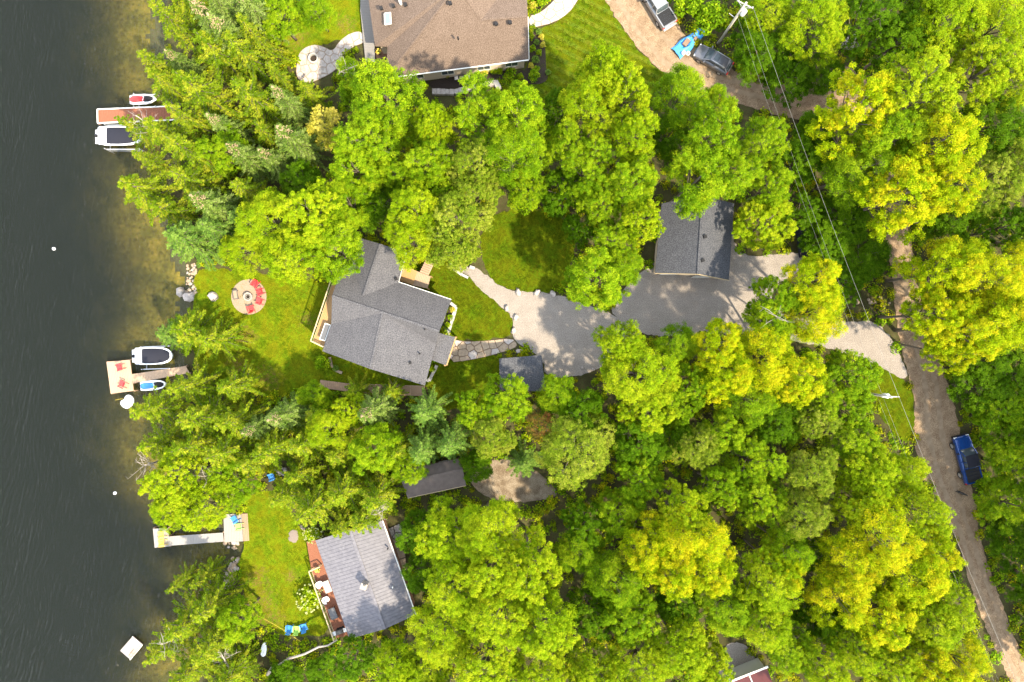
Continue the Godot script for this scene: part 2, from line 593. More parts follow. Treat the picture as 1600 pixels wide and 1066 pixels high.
		for i in t.size() * 6 - 5:
			var k := mini(i / 6, t.size() - 2)
			var f = (i - k * 6) / 6.0
			var a := map(lerpf(t[k][0], t[k + 1][0], f), lerpf(t[k][1], t[k + 1][1], f))
			var d := map(t[k + 1][0], t[k + 1][1]) - map(t[k][0], t[k][1])
			var side := Vector2(-d.z, d.x).normalized() * (0.28 + 0.22 * bumps.get_noise_2d(a.x * 4.0, a.z * 4.0))
			left.append(Vector2(a.x, a.z) + side)
			right.append(Vector2(a.x, a.z) - side)
		right.reverse()
		left.append_array(right)
		ground_sheet("wheel_track_path", rough(left, 0.4, 0.12), 0.06, "track_dirt")


func build_water():
	var surface := plain("water_surface", 0.1, 0.13, 0.12, 0.2, 0.0, 0.235)
	surface.transparency = BaseMaterial3D.TRANSPARENCY_ALPHA
	surface.albedo_color.a = 0.04
	# wind ripples: a sum of short waves that all fit the tile a whole number of times
	var r := RandomNumberGenerator.new()
	r.seed = 9
	var size := 320
	var waves := []
	for i in 44:
		var k := r.randf_range(14.0, 46.0)
		var heading := r.randfn(0.35, 0.55)
		waves.append([int(round(cos(heading) * k)), int(round(sin(heading) * k * 0.8)), r.randf() * TAU, 1.0 / k * r.randf_range(0.5, 1.4)])
	var table := PackedFloat32Array()
	table.resize(size)
	for i in size:
		table[i] = sin(TAU * i / size)
	var heights := PackedFloat32Array()
	heights.resize(size * size)
	for w in waves:
		var start := int(w[2] / TAU * size)
		var tall: float = w[3]
		for y in size:
			var q: int = start + w[1] * y + size * 4000
			var row := y * size
			for x in size:
				heights[row + x] += tall * table[(q + w[0] * x) % size]
	var picture := Image.create_empty(size, size, false, Image.FORMAT_RGB8)
	for y in size:
		for x in size:
			var dx := heights[y * size + (x + 1) % size] - heights[y * size + (x + size - 1) % size]
			var dy := heights[((y + 1) % size) * size + x] - heights[((y + size - 1) % size) * size + x]
			var v := Vector3(-dx * 1.15, -dy * 1.15, 1.0).normalized()
			picture.set_pixel(x, y, Color(v.x * 0.5 + 0.5, v.y * 0.5 + 0.5, v.z * 0.5 + 0.5))
	var t := ImageTexture.create_from_image(picture)
	surface.normal_enabled = true
	surface.normal_texture = t
	surface.normal_scale = 1.0
	surface.uv1_triplanar = true
	surface.uv1_world_triplanar = true
	surface.uv1_scale = Vector3(1.0 / 13.0, 0.1, 1.0 / 17.0)
	var s := shape()
	quad(s, Vector3(-700, LAKE, -700), Vector3(-28, LAKE, -700), Vector3(-28, LAKE, 700), Vector3(-700, LAKE, 700))
	structure("water", s, surface)
	var murk := FogVolume.new()
	murk.name = "lake_water"
	murk.shape = RenderingServer.FOG_VOLUME_SHAPE_BOX
	murk.size = Vector3(172, 9.0, 300)
	murk.position = Vector3(-114, LAKE - 0.02 - 4.5, 0)
	var fm := FogMaterial.new()
	fm.albedo = Color(0.022, 0.027, 0.017).linear_to_srgb()
	fm.density = 0.5
	murk.material = fm
	murk.set_meta("kind", "structure")
	add_child(murk)


# ---------------------------------------------------------------- trees

var LV: PackedVector3Array
var LN: PackedVector3Array
var LC: PackedColorArray
var LI: PackedInt32Array


func leaves_begin():
	LV = PackedVector3Array()
	LN = PackedVector3Array()
	LC = PackedColorArray()
	LI = PackedInt32Array()


func leaf(at: Vector3, along: Vector3, n: Vector3, long: float, wide: float, tint: Color):
	var across := n.cross(along).normalized() * wide * 0.5
	var k := LV.size()
	LV.append(at - along * long * 0.5)
	LV.append(at + across)
	LV.append(at + along * long * 0.5)
	LV.append(at - across)
	for i in 4:
		LN.append(n)
		LC.append(tint)
	LI.append_array([k, k + 1, k + 2, k, k + 2, k + 3])


func leaves_end() -> ArrayMesh:
	var a := []
	a.resize(Mesh.ARRAY_MAX)
	a[Mesh.ARRAY_VERTEX] = LV
	a[Mesh.ARRAY_NORMAL] = LN
	a[Mesh.ARRAY_COLOR] = LC
	a[Mesh.ARRAY_INDEX] = LI
	var m := ArrayMesh.new()
	m.add_surface_from_arrays(Mesh.PRIMITIVE_TRIANGLES, a)
	return m


func any_direction(r: RandomNumberGenerator) -> Vector3:
	var y := r.randf_range(-1.0, 1.0)
	var a := r.randf() * TAU
	var w := sqrt(1.0 - y * y)
	return Vector3(cos(a) * w, y, sin(a) * w)


func tint_of(r: RandomNumberGenerator, palette: Array, clump: float) -> Color:
	var t := clampf(clump + r.randf_range(-0.28, 0.28), 0.0, 0.999) * (palette.size() - 1)
	var k := int(t)
	var a: Array = palette[k]
	var b: Array = palette[k + 1]
	var f := t - k
	var l := r.randf_range(0.66, 1.34)
	return Color(lerpf(a[0], b[0], f) * l, lerpf(a[1], b[1], f) * l, lerpf(a[2], b[2], f) * l)


# A broad crown 9 m across on a tree 15 m high: limbs carry lobes, lobes carry clumps, clumps carry leaves.
func broadleaf(number: int, palette: Array, lobes: int, clumps: int, leaves: int, size: float, clump := 0.34, low := 0.45) -> Array:
	var r := RandomNumberGenerator.new()
	r.seed = number
	leaves_begin()
	var wood := shape(true)
	var middle := Vector3(0, 9.9, 0)
	var half := Vector3(4.5, 5.1, 4.5)
	tube(wood, [Vector3(0, -0.1, 0), Vector3(0.1, 2.0, 0.05), Vector3(0.15, 6.0, -0.1), Vector3(0.05, 10.5, 0.1), Vector3(0, 13.0, 0)], [0.34, 0.25, 0.19, 0.1, 0.03], 7)
	var skew := Vector3(r.randf_range(-0.6, 0.6), 0, r.randf_range(-0.6, 0.6))
	for i in lobes:
		var y := 1.0 - (i + 0.5) / lobes * (1.0 + low)
		var turn := i * 2.399963 + r.randf_range(-0.5, 0.5)
		var w := sqrt(maxf(0.0, 1.0 - y * y))
		var out := Vector3(cos(turn) * w, y, sin(turn) * w)
		var reach := r.randf_range(0.52, 0.78)
		var lobe := middle + skew * out.y + out * half * reach
		var lobe_r := r.randf_range(1.35, 2.3)
		var start := Vector3(0.1, clampf(lobe.y - 3.0 - r.randf() * 1.5, 3.0, 10.5), 0)
		tube(wood, [start, start.lerp(lobe, 0.55) + Vector3(0, -0.25, 0), lobe], [0.11, 0.07, 0.025], 5)
		var lobe_tone := r.randf_range(0.2, 0.8)
		for j in clumps:
			var d := any_direction(r)
			d = (d + out * 0.5 + Vector3(0, 0.35, 0)).normalized()
			var c := lobe + d * lobe_r * r.randf_range(0.5, 1.05) * Vector3(1, 0.85, 1)
			var cr := clump * r.randf_range(0.65, 1.35)
			var tone := clampf(lobe_tone + r.randf_range(-0.35, 0.35), 0.0, 1.0)
			if j % 5 == 0:
				tube(wood, [lobe, c], [0.03, 0.012], 3)
			for k in leaves:
				var e := any_direction(r)
				if e.y < -0.4:
					e.y = -e.y
				var p := c + e * cr * (0.5 + 0.72 * r.randf()) * Vector3(1.15, 0.66, 1.15)
				var n := (e * 0.55 + Vector3(0, 0.75, 0) + any_direction(r) * 0.55).normalized()
				var along := n.cross(any_direction(r)).normalized()
				var l := size * r.randf_range(0.7, 1.35)
				leaf(p, along, n, l, l * 0.72, tint_of(r, palette, tone))
	wood.generate_normals()
	return [leaves_end(), wood.commit()]


# A conifer 14 m high and 6 m across: whorls of boughs, each bough feathered with twigs of needles.
func conifer(number: int, palette: Array, whorls: int, boughs: int, feathers: int, droop: float, ragged: float, width: float, cones: bool, round_top := 0.85) -> Array:
	var r := RandomNumberGenerator.new()
	r.seed = number
	leaves_begin()
	var wood := shape(true)
	var cone := shape(true)
	tube(wood, [Vector3(0, -0.1, 0), Vector3(0.05, 4, 0.05), Vector3(-0.05, 9, 0), Vector3(0, 13.9, 0)], [0.24, 0.19, 0.11, 0.015], 6)
	for i in whorls:
		var f := (i + 0.5) / whorls
		var y := lerpf(2.2, 13.7, pow(f, 0.9))
		var reach := 3.0 * pow(1.0 - f, round_top) + 0.22
		var n_boughs := maxi(4, int(boughs * lerpf(1.0, 0.55, f)))
		var whorl_turn := r.randf() * TAU
		for j in n_boughs:
			var turn := whorl_turn + TAU * (j + r.randf_range(-0.3, 0.3)) / n_boughs
			var out := Vector3(cos(turn), 0, sin(turn))
			var long := reach * r.randf_range(1.0 - ragged, 1.0 + ragged * 0.35)
			var side := Vector3(-out.z, 0, out.x)
			var tone := r.randf()
			var y_start := y + r.randf_range(-0.25, 0.25)
			if long > 0.8:
				tube(wood, [Vector3(0, y_start, 0), out * long * 0.5 + Vector3(0, y_start - droop * long * 0.15, 0), out * long * 0.95 + Vector3(0, y_start - droop * long * 0.45, 0)], [0.04, 0.025, 0.008], 3)
			var n := maxi(5, int(feathers * long / 2.0))
			for k in n:
				var t := (k + 0.6) / n
				var arm := out * long * t
				arm.y = y_start - droop * long * t * t * 0.5
				var spread := width * long * (1.0 - t) * 0.42 + 0.16
				for s in [-1.0, 1.0]:
					var along: Vector3 = (out * 0.75 + side * s * r.randf_range(0.5, 1.0) + Vector3(0, r.randf_range(-0.35, 0.3), 0)).normalized()
					var p: Vector3 = arm + along * spread * r.randf_range(0.25, 0.95) + Vector3(0, r.randf_range(-0.1, 0.16), 0)
					var up := (Vector3(0, 1, 0) + any_direction(r) * 0.6 + out * 0.25).normalized()
					leaf(p, along, up, r.randf_range(0.22, 0.42), r.randf_range(0.07, 0.13), tint_of(r, palette, tone))
				if k == n - 1:
					leaf(out * long + Vector3(0, arm.y, 0), out, Vector3.UP, 0.4, 0.16, tint_of(r, palette, tone))
	if cones:
		for i in 230:
			var h := r.randf_range(11.3, 13.8)
			var a := r.randf() * TAU
			var d := (14.0 - h) * 0.36 * r.randf_range(0.5, 1.0)
			var c := Vector3(cos(a) * d, h, sin(a) * d)
			tube(cone, [c, c + Vector3(0, -0.13, 0), c + Vector3(0, -0.3, 0)], [0.02, 0.055, 0.02], 4)
	wood.generate_normals()
	cone.generate_normals()
	return [leaves_end(), wood.commit(), cone.commit() if cones else null]


# A low shrub one metre in radius and 1.6 m high.
func shrub_shape(number: int, palette: Array, leaves: int, size: float, blossom := []) -> Array:
	var r := RandomNumberGenerator.new()
	r.seed = number
	leaves_begin()
	var wood := shape(true)
	for i in 26:
		var d := any_direction(r)
		d.y = absf(d.y)
		var c := Vector3(0, 0.7, 0) + d * Vector3(0.75, 0.65, 0.75) * r.randf_range(0.5, 1.0)
		if i % 3 == 0:
			tube(wood, [Vector3(0, -0.05, 0), c], [0.03, 0.01], 4)
		var tone := r.randf()
		for k in leaves / 26:
			var e := any_direction(r)
			var n := (e * 0.6 + Vector3(0, 0.7, 0) + any_direction(r) * 0.5).normalized()
			leaf(c + e * 0.27 * r.randf_range(0.5, 1.1), n.cross(any_direction(r)).normalized(), n, size * r.randf_range(0.7, 1.3), size * 0.7, tint_of(r, palette, tone))
	var green := leaves_end()
	wood.generate_normals()
	var flowers: ArrayMesh = null
	if blossom.size():
		leaves_begin()
		for i in 60:
			var d := any_direction(r)
			d.y = absf(d.y)
			var c := Vector3(0, 0.75, 0) + d * Vector3(0.98, 0.85, 0.98)
			for k in 12:
				var e := any_direction(r)
				leaf(c + e * 0.06, e.cross(Vector3(0.3, 0.5, 0.8)).normalized(), e, 0.09, 0.08, tint_of(r, blossom, r.randf()))
		flowers = leaves_end()
	return [green, wood.commit(), flowers]


const GREEN := [[0.0784, 0.1568, 0.004], [0.1232, 0.224, 0.005], [0.1848, 0.28, 0.007], [0.2576, 0.3304, 0.01]]
const YELLOW := [[0.15, 0.235, 0.003], [0.21, 0.295, 0.004], [0.28, 0.34, 0.005], [0.35, 0.365, 0.006], [0.41, 0.355, 0.008]]
const LIME := [[0.1219, 0.2067, 0.004], [0.1749, 0.2703, 0.005], [0.2385, 0.318, 0.007], [0.3021, 0.3445, 0.011]]
const OLIVE := [[0.0952, 0.1568, 0.008], [0.1456, 0.2128, 0.012], [0.2128, 0.2632, 0.02], [0.2912, 0.3136, 0.04]]
const SHADED_GREEN := [[0.036, 0.084, 0.003], [0.06, 0.132, 0.004], [0.102, 0.186, 0.006]]  # understory green, darkened to paint in the shade of neighbouring crowns
const GOLD := [[0.34, 0.31, 0.03], [0.48, 0.42, 0.05], [0.55, 0.46, 0.1]]
const RUST := [[0.09, 0.13, 0.02], [0.25, 0.2, 0.03], [0.33, 0.16, 0.04], [0.26, 0.09, 0.03]]
const CEDAR := [[0.08, 0.14, 0.005], [0.13, 0.195, 0.008], [0.19, 0.245, 0.012], [0.25, 0.265, 0.018]]
const SPRUCE := [[0.07, 0.12, 0.018], [0.11, 0.175, 0.025], [0.17, 0.235, 0.045], [0.2, 0.26, 0.07]]
const PINE := [[0.07, 0.14, 0.02], [0.115, 0.195, 0.028], [0.17, 0.255, 0.045]]

# kind: [node name, noun for the label, canonical radius, canonical height, share of the height at which the crown is widest seen]
const KINDS := {
	"m": ["maple_tree", "green broadleaf tree", 4.9, 15.0, 0.7],
	"y": ["yellowing_maple_tree", "yellow broadleaf tree", 4.9, 15.0, 0.7],
	"l": ["ash_tree", "lime-green broadleaf tree", 4.9, 15.0, 0.7],
	"o": ["oak_tree", "olive-green broadleaf tree", 4.9, 15.0, 0.7],
	"d": ["shade_tinted_tree", "shade-tinted green broadleaf tree", 4.9, 15.0, 0.7],  # low trees whose leaf colour has shade painted into it
	"g": ["birch_tree", "golden broadleaf tree", 4.9, 15.0, 0.7],
	"r": ["rusty_tree", "rust-coloured broadleaf tree", 4.9, 15.0, 0.7],
	"c": ["cedar_tree", "yellow-green feathery conifer", 3.1, 14.0, 0.5],
	"s": ["spruce_tree", "blue-green spruce with brown cones", 3.1, 14.0, 0.55],
	"p": ["pine_tree", "soft blue-green conifer", 3.1, 14.0, 0.5],
	"b": ["leafy_shrub", "green shrub", 1.05, 1.6, 0.5],
	"h": ["flowering_shrub", "white-flowered shrub", 1.05, 1.6, 0.5],
}

const LANDMARKS := [
	["the grey-roofed cottage", 600, 490], ["the dark garage", 1085, 380], ["the small grey shed", 815, 580], ["the brown-roofed house", 700, 60],
	["the metal-roofed cottage", 570, 905], ["the brown shed", 675, 750], ["the pale stone patio", 500, 95], ["the red dock", 215, 180],
	["the two-chair dock", 210, 588], ["the grey dock", 320, 830], ["the floating raft", 205, 1012], ["the round fire patio", 388, 463],
	["the silver pickup", 1028, 20], ["the grey car", 1113, 97], ["the blue tarpaulin", 1075, 68], ["the lower utility pole", 1393, 622],
	["the blue pickup", 1508, 715], ["the black dog", 1498, 768], ["the gravel turning area", 865, 520], ["the round lawn", 830, 385],
	["the flagstone path", 755, 545], ["the boardwalk", 580, 608], ["the lawn chairs", 465, 978], ["the driveway mouth", 1350, 530],
	["the white float", 195, 628], ["the dark-red roof", 1178, 1055], ["the grey rock pile", 1325, 75], ["the brown gravel clearing", 795, 750],
]

# kind, plan x, plan y, crown radius in plan units, height in metres
const TREES := [
	# shore, upper left
	["c", 275, 38, 36, 12], ["s", 338, 42, 40, 15], ["s", 362, 62, 38, 14], ["s", 345, 8, 36, 14], ["c", 300, 8, 40, 12], ["s", 398, 18, 38, 14], ["c", 402, 60, 34, 12], ["c", 345, 88, 50, 12],
	["c", 252, 108, 32, 10], ["s", 284, 100, 26, 9], ["c", 264, 134, 36, 10], ["c", 318, 148, 48, 13], ["c", 385, 88, 42, 12], ["m", 438, 28, 36, 8], ["m", 494, 18, 32, 7], ["c", 402, 160, 46, 14],
	["c", 438, 122, 26, 9], ["s", 450, 162, 32, 12], ["c", 484, 148, 30, 8], ["s", 460, 222, 42, 13], ["s", 352, 200, 30, 11], ["s", 384, 246, 34, 12], ["s", 428, 252, 32, 11], ["g", 512, 198, 34, 9],
	["m", 352, 236, 40, 9], ["c", 296, 188, 36, 11], ["c", 268, 214, 42, 12], ["c", 216, 202, 30, 9], ["c", 304, 240, 42, 13], ["c", 236, 252, 26, 8], ["c", 226, 298, 48, 10], ["c", 266, 330, 34, 9],
	["c", 308, 288, 42, 12], ["s", 334, 322, 42, 13], ["p", 298, 376, 46, 10], ["p", 345, 362, 38, 10], ["c", 392, 302, 36, 11], ["l", 428, 346, 58, 13], ["l", 490, 340, 58, 15], ["l", 458, 398, 52, 13],
	["m", 522, 388, 52, 14], ["m", 546, 318, 44, 12], ["l", 384, 392, 40, 9], ["c", 420, 210, 30, 9], ["d", 470, 285, 36, 9], ["p", 385, 345, 30, 9],
	# between the houses
	["m", 604, 158, 66, 14], ["m", 550, 128, 34, 9], ["m", 582, 214, 56, 15], ["m", 556, 264, 46, 14], ["d", 596, 318, 46, 8], ["l", 676, 194, 36, 15], ["m", 672, 256, 42, 15], ["m", 622, 268, 34, 12],
	["m", 756, 176, 50, 17], ["m", 808, 178, 52, 18], ["m", 800, 240, 52, 17], ["o", 742, 262, 46, 15], ["o", 742, 308, 42, 14], ["l", 650, 332, 48, 15], ["o", 716, 346, 52, 15], ["o", 708, 390, 40, 13],
	["l", 644, 376, 44, 13], ["m", 690, 300, 40, 12], ["m", 820, 296, 34, 9], ["b", 824, 318, 24, 3],
	["l", 942, 116, 44, 18], ["l", 924, 158, 50, 17], ["l", 974, 152, 44, 17], ["d", 876, 168, 34, 11], ["m", 888, 226, 36, 14], ["l", 990, 212, 44, 17], ["m", 918, 266, 46, 14], ["m", 986, 290, 44, 15],
	["m", 1062, 152, 48, 14], ["m", 1112, 218, 52, 18], ["m", 1188, 222, 38, 16], ["m", 1086, 284, 54, 16], ["m", 1140, 268, 46, 16], ["m", 1204, 292, 36, 12], ["d", 1048, 208, 40, 11], ["d", 878, 300, 42, 8],
	["m", 940, 318, 36, 12], ["l", 1000, 346, 38, 14], ["m", 964, 374, 38, 12], ["m", 930, 436, 54, 13], ["m", 968, 416, 36, 12], ["d", 905, 356, 30, 8], ["l", 1196, 350, 50, 9], ["m", 1120, 160, 30, 11], ["m", 850, 230, 30, 11],
	# upper right
	["b", 1078, 8, 34, 4], ["b", 1112, 30, 38, 5], ["d", 1176, 58, 36, 6], ["l", 1200, 18, 42, 9], ["d", 1192, 84, 46, 8], ["l", 1272, 42, 54, 12], ["d", 1234, 120, 44, 7], ["d", 1284, 116, 36, 7],
	["d", 1352, 28, 54, 12], ["d", 1404, 66, 50, 12], ["l", 1476, 36, 62, 15], ["l", 1556, 42, 62, 15], ["l", 1526, 118, 56, 15], ["d", 1552, 196, 52, 13], ["l", 1584, 130, 44, 14], ["d", 1440, 8, 46, 12],
	["y", 1340, 176, 66, 17], ["l", 1420, 150, 66, 18], ["y", 1460, 226, 62, 18], ["m", 1342, 264, 54, 14], ["y", 1410, 306, 66, 17], ["y", 1462, 290, 56, 17], ["m", 1384, 226, 52, 16], ["o", 1546, 286, 54, 13],
	["o", 1588, 262, 42, 13], ["d", 1490, 344, 50, 10], ["d", 1568, 356, 48, 11], ["d", 1252, 250, 40, 9], ["d", 1276, 204, 36, 8], ["d", 1250, 330, 34, 7],
	["y", 1476, 424, 52, 16], ["y", 1536, 432, 54, 16], ["y", 1456, 490, 48, 15], ["y", 1508, 516, 58, 16], ["y", 1564, 496, 54, 16], ["y", 1592, 412, 38, 15], ["y", 1488, 556, 32, 13],
	# middle right
	["y", 1266, 440, 52, 14], ["m", 1212, 468, 42, 13], ["y", 1272, 492, 48, 14], ["l", 972, 538, 42, 13], ["l", 1000, 588, 62, 14], ["l", 1012, 638, 46, 13], ["m", 1058, 538, 36, 11], ["m", 1084, 596, 38, 12],
	["y", 1122, 536, 44, 15], ["y", 1136, 588, 46, 15], ["y", 1196, 558, 52, 15], ["y", 1244, 590, 50, 15], ["m", 1164, 622, 44, 13], ["m", 1334, 588, 46, 12], ["m", 1278, 624, 38, 12], ["m", 1200, 500, 38, 12],
	["m", 1052, 640, 34, 11], ["d", 1320, 340, 44, 5], ["d", 1350, 400, 44, 5], ["d", 1320, 440, 36, 5], ["d", 1290, 380, 40, 6],
	# middle, below the cottage
	["o", 900, 702, 60, 13], ["m", 792, 622, 42, 10], ["o", 770, 684, 36, 10], ["r", 846, 664, 30, 9], ["p", 668, 642, 36, 11], ["p", 662, 700, 36, 12], ["p", 706, 690, 36, 12], ["m", 738, 636, 30, 9],
	["p", 818, 722, 30, 7], ["m", 870, 620, 36, 9], ["d", 910, 640, 40, 10], ["m", 640, 730, 30, 9], ["d", 745, 730, 28, 7],
	# shore, middle left
	["p", 270, 522, 28, 7], ["c", 302, 516, 48, 9], ["c", 338, 530, 40, 9], ["c", 246, 638, 42, 11], ["c", 300, 604, 40, 11], ["c", 370, 602, 38, 10], ["c", 322, 650, 46, 13], ["c", 258, 690, 42, 11], ["c", 372, 656, 42, 12],
	["c", 312, 692, 46, 13], ["c", 362, 702, 46, 13], ["s", 446, 648, 36, 13], ["s", 404, 668, 30, 11], ["c", 430, 700, 42, 12], ["c", 480, 690, 42, 12], ["l", 514, 668, 36, 12], ["l", 546, 642, 30, 10],
	["m", 492, 622, 28, 6], ["s", 582, 642, 38, 13], ["m", 588, 700, 44, 12], ["c", 532, 706, 36, 10], ["l", 274, 752, 50, 13], ["l", 276, 792, 40, 12], ["l", 318, 794, 44, 12], ["m", 362, 754, 42, 9],
	["c", 470, 738, 38, 10], ["c", 492, 790, 48, 13], ["c", 448, 772, 36, 10], ["c", 542, 764, 46, 12], ["c", 592, 772, 44, 13], ["c", 572, 806, 38, 11], ["c", 556, 612, 28, 6], ["c", 612, 612, 24, 5], ["c", 625, 700, 34, 11], ["c", 500, 650, 36, 9], ["c", 400, 718, 38, 11], ["c", 535, 820, 30, 8],
	# shore, lower left
	["c", 296, 968, 46, 11], ["c", 336, 940, 40, 11], ["c", 258, 1010, 36, 9], ["c", 340, 1000, 44, 12], ["c", 302, 1040, 44, 11], ["c", 362, 1050, 42, 10], ["m", 372, 968, 36, 9], ["d", 446, 1060, 30, 5], ["c", 282, 910, 22, 7], ["c", 322, 900, 26, 8],
	["d", 505, 1050, 30, 5], ["d", 552, 1030, 38, 8], ["l", 618, 1040, 40, 12], ["h", 490, 833, 18, 1.7], ["h", 486, 936, 25, 2.0], ["b", 522, 838, 14, 1.6], ["b", 504, 566, 17, 2],
	# the big stand at the bottom
	["l", 702, 838, 54, 13], ["l", 764, 824, 54, 18], ["l", 828, 884, 54, 19], ["l", 718, 910, 58, 14], ["l", 784, 952, 64, 17], ["l", 850, 970, 56, 18], ["l", 694, 986, 54, 13], ["l", 762, 1032, 60, 15], ["l", 664, 1046, 46, 11],
	["l", 846, 1044, 48, 15], ["d", 654, 832, 36, 8], ["d", 654, 898, 30, 7], ["l", 776, 886, 56, 18],
	["y", 1010, 848, 46, 16], ["y", 1078, 842, 54, 18], ["y", 1040, 886, 48, 17], ["y", 1110, 886, 48, 17], ["l", 1066, 792, 40, 16], ["d", 920, 818, 42, 10], ["m", 968, 802, 42, 11], ["m", 904, 858, 38, 10],
	["m", 1000, 752, 42, 12], ["d", 1000, 698, 46, 11], ["o", 1088, 700, 38, 11], ["m", 1176, 722, 44, 12], ["m", 1130, 676, 38, 11], ["d", 1056, 690, 34, 9], ["m", 1124, 762, 38, 12], ["m", 1188, 780, 42, 12],
	["d", 1216, 656, 46, 11], ["o", 1276, 652, 38, 12], ["o", 1268, 738, 44, 13], ["o", 1252, 800, 42, 13], ["m", 1324, 640, 36, 11], ["m", 1334, 690, 40, 12], ["l", 1358, 744, 48, 14], ["l", 1408, 736, 38, 13],
	["l", 1340, 786, 44, 14], ["y", 1372, 830, 56, 17], ["l", 1434, 800, 46, 15], ["y", 1454, 860, 46, 15], ["y", 1424, 898, 54, 16], ["y", 1322, 878, 48, 15], ["l", 1200, 906, 54, 16], ["m", 1232, 858, 38, 14],
	["y", 1216, 888, 34, 15], ["y", 1308, 932, 48, 15], ["y", 1374, 958, 56, 16], ["l", 1450, 966, 50, 15], ["l", 1474, 942, 44, 14], ["y", 1494, 1030, 46, 14], ["y", 1442, 1040, 52, 16], ["l", 1384, 1036, 48, 15],
	["l", 1336, 1006, 42, 15], ["l", 1284, 1036, 46, 14], ["d", 1284, 968, 40, 11], ["m", 960, 906, 46, 13], ["m", 984, 966, 48, 13], ["d", 924, 958, 40, 10], ["l", 1000, 1036, 50, 14], ["l", 1062, 1016, 52, 14],
	["d", 1062, 942, 42, 10], ["m", 1132, 946, 46, 14], ["l", 1190, 966, 48, 15], ["m", 1230, 1010, 40, 13], ["l", 928, 1050, 46, 13], ["d", 1260, 860, 34, 9], ["l", 1108, 1034, 40, 12],
	# right of the road
	["d", 1536, 606, 46, 8], ["m", 1566, 636, 46, 8], ["m", 1574, 696, 44, 7], ["d", 1592, 664, 40, 8], ["m", 1590, 730, 46, 8], ["m", 1576, 786, 48, 7], ["d", 1582, 838, 40, 6], ["d", 1608, 884, 42, 7], ["d", 1588, 582, 44, 8], ["d", 1618, 932, 36, 6], ["d", 1630, 986, 34, 6], ["d", 1644, 1040, 34, 6], ["b", 1530, 650, 20, 3], ["b", 1540, 760, 22, 3], ["b", 1556, 800, 22, 3], ["d", 1540, 560, 40, 9],
	# beyond the frame, where their shade reaches in
	["m", 1690, 670, 64, 16], ["m", 1686, 760, 64, 16], ["m", 1690, 850, 64, 16], ["m", 1710, 950, 64, 16], ["m", 1740, 1050, 64, 16], ["y", 1670, 500, 60, 15], ["m", 1660, 360, 60, 14], ["l", 1560, 1130, 56, 15], ["l", 1440, 1130, 56, 15], ["y", 1320, 1120, 56, 15], ["l", 1100, 1120, 56, 15], ["l", 960, 1130, 56, 15], ["l", 820, 1130, 60, 16], ["l", 690, 1120, 56, 15], ["c", 340, 1120, 44, 11], ["c", 440, 1110, 44, 11],
]


func tree_labels() -> Array:
	var out := []
	var ranks := ["nearest", "second nearest", "third nearest", "fourth nearest", "fifth nearest", "sixth nearest", "seventh nearest", "eighth nearest", "ninth nearest", "tenth nearest", "eleventh nearest", "twelfth nearest"]
	var sides := ["road side", "lower side", "lake side", "upper side"]
	var sector := func(mark: Array, tree: Array) -> int:
		return posmod(int(round(atan2(tree[2] - mark[2], tree[1] - mark[1]) / (PI / 2))), 4)
	var sorted := {}
	for mark in LANDMARKS:
		for kind in KINDS:
			for side in 4:
				sorted[[mark[0], kind, side]] = []
		for i in TREES.size():
			var t: Array = TREES[i]
			sorted[[mark[0], t[0], sector.call(mark, t)]].append([Vector2(t[1] - mark[1], t[2] - mark[2]).length(), i])
		for kind in KINDS:
			for side in 4:
				sorted[[mark[0], kind, side]].sort_custom(func(a, b): return a[0] < b[0])
	for i in TREES.size():
		var t: Array = TREES[i]
		var best := 1e9
		var words := ""
		for mark in LANDMARKS:
			var side: int = sector.call(mark, t)
			var line: Array = sorted[[mark[0], t[0], side]]
			for k in mini(line.size(), ranks.size()):
				if line[k][1] == i:
					var cost: float = line[k][0] + k * 45.0
					if cost < best:
						best = cost
						words = "%s on the %s of %s" % [ranks[k], sides[side], mark[0]]
		var size := ""
		if t[4] >= 15:
			size = "tall "
		elif t[4] <= 8 and t[0] in "mdlocp":
			size = "small "
		out.append("%s%s, %s" % [size, KINDS[t[0]][1], words])
	return out


func clear_of_paving(p: Vector2) -> bool:
	for n in outlines:
		if not String(n).begins_with("lawn") and Geometry2D.is_point_in_polygon(p, outlines[n]):
			return false
	for f in footprints:
		if Geometry2D.is_point_in_polygon(p, f):
			return false
	return true


